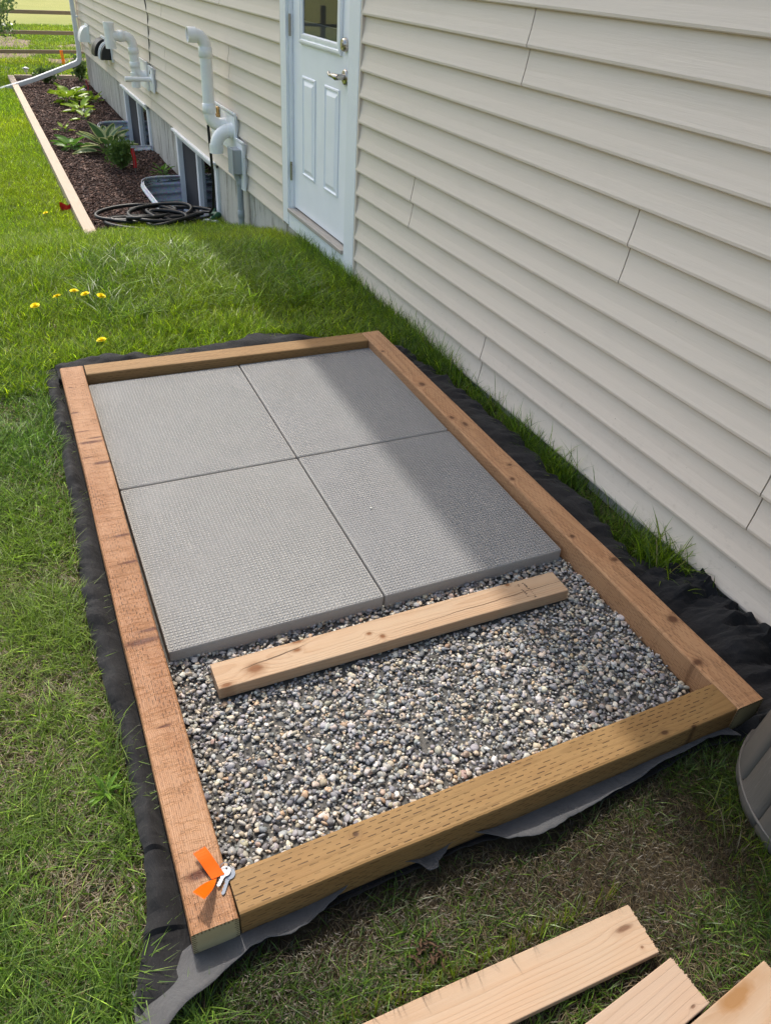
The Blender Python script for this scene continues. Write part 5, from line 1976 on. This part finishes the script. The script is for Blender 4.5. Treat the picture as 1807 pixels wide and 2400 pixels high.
# near left lawn, thin and patchy with straw
NEAR = (.76, .86, 2.2)
zone(-1.15, -.1, -1.25, .55, 58000, .022, .068, .0024, .47, 3, .8, tint=NEAR, patchy=.75)
zone(-1.5, -.1, .55, 1.9, 36000, .026, .070, .0026, .28, 3, .75, tint=(.80, .92, 1.8), patchy=.65)
# in front of the frame: matted, dark and half dead
zone(-.25, 1.30, -1.55, -.66, 52000, .018, .048, .0022, .60, 3, .85, tint=(.27, .36, .70), st_t=.33, mask=lambda x, y: y > -1.02 + .12 * np.sin(x * 5))
zone(-.25, 1.30, -1.55, -.80, 46000, .018, .050, .0023, .50, 3, .85, tint=(.56, .68, 1.5), st_t=.62, mask=lambda x, y: y < -.93 + .10 * np.sin(x * 5))
# strip by the wall
zone(1.28, XW - .012, -.9, 2.2, 32000, .035, .085, .0025, .14, 3, .5, tint=(.62, .66, 1.1))
zone(1.47, XW - .013, -.2, 3.3, 9000, .07, .15, .0024, .05, 3, .45, tint=(.7, .75, 1.1))
# behind the far timber up to the slope
zone(-1.9, XW - .012, 1.6, 3.3, 23000, .04, .095, .0030, .10, 3, .6, patchy=.45, tint=(1.3, 1.18, 1.1))
zone(.15, 1.3, 2.2, 3.4, 4500, .09, .16, .0042, .03, 3, .8, patchy=.3, tint=(.9, .95, 1.4))
zone(-2.6, XW - .012, 3.3, 5.6, 16000, .04, .085, .0038, .06, 2, .6, patchy=.4, tint=(1.5, 1.32, 1))
zone(-3.4, .5, 5.2, 9.0, 9500, .04, .08, .0055, .06, 2, .6, patchy=.35, tint=(1.4, 1.3, 1))
zone(-3.2, .5, 9.0, 14.6, 4600, .05, .09, .0095, .08, 1, .6, patchy=.35, tint=(1.4, 1.3, 1))
zone(-3.0, 4.5, 14.5, 26.0, 2000, .05, .10, .017, .14, 1, .6, tint=(1.15, 1.05, 1.2))
# tall tuft against the siding
n = 170
tx = 1.505 + rng.normal(0, .035, n); ty = -.17 + rng.normal(0, .06, n)
tx = np.minimum(tx, XW - .02)
c, _ = gcols(n, tx, ty, np.full(n, .05))
parts.append(blades(tx, ty, rng.uniform(.09, .20, n), np.full(n, .0032), c * .9, np.full(n, .5), 4))
# long seed stems along the wall
n = 150
ty = rng.uniform(-.1, 2.1, n); tx = XW - .02 - rng.random(n) * .05
c, _ = gcols(n, tx, ty, np.full(n, .1))
parts.append(blades(tx, ty, rng.uniform(.1, .2, n), np.full(n, .0022), c, np.full(n, .35), 4))
# blades standing along the edge of the first pale board and beside the barrel
n = 210
bx_ = rng.uniform(.05, .72, n); by_ = -.938 + rng.normal(0, .006, n)
w_ = bx_[:, None] * NPEX + by_[:, None] * NPEY
c, _ = gcols(n, w_[:, 0], w_[:, 1], np.full(n, .3))
parts.append(blades(w_[:, 0], w_[:, 1], rng.uniform(.04, .10, n), np.full(n, .0020), c * .7, np.full(n, .14), 3))
n = 240
bx_ = rng.uniform(.98, 1.16, n); by_ = rng.uniform(-1.15, -.85, n)
k_ = allowed(bx_, by_)
bx_, by_ = bx_[k_], by_[k_]; n = len(bx_)
c, _ = gcols(n, bx_, by_, np.full(n, .2))
parts.append(blades(bx_, by_, rng.uniform(.03, .08, n), np.full(n, .0024), c * .6, np.full(n, .5), 4))
off = 0; VV = []; TT = []; CC = []
for v, t_, c in parts:
    VV.append(v); TT.append(t_ + off); CC.append(c); off += len(v)
o = fast_mesh('grass', np.concatenate(VV), np.concatenate(TT), MAT['grass'], np.concatenate(CC))
stuff(o, 'lawn grass with straw-coloured dry patches round the frame', 'grass')
print('TRIS grass', sum(len(t) for t in TT))
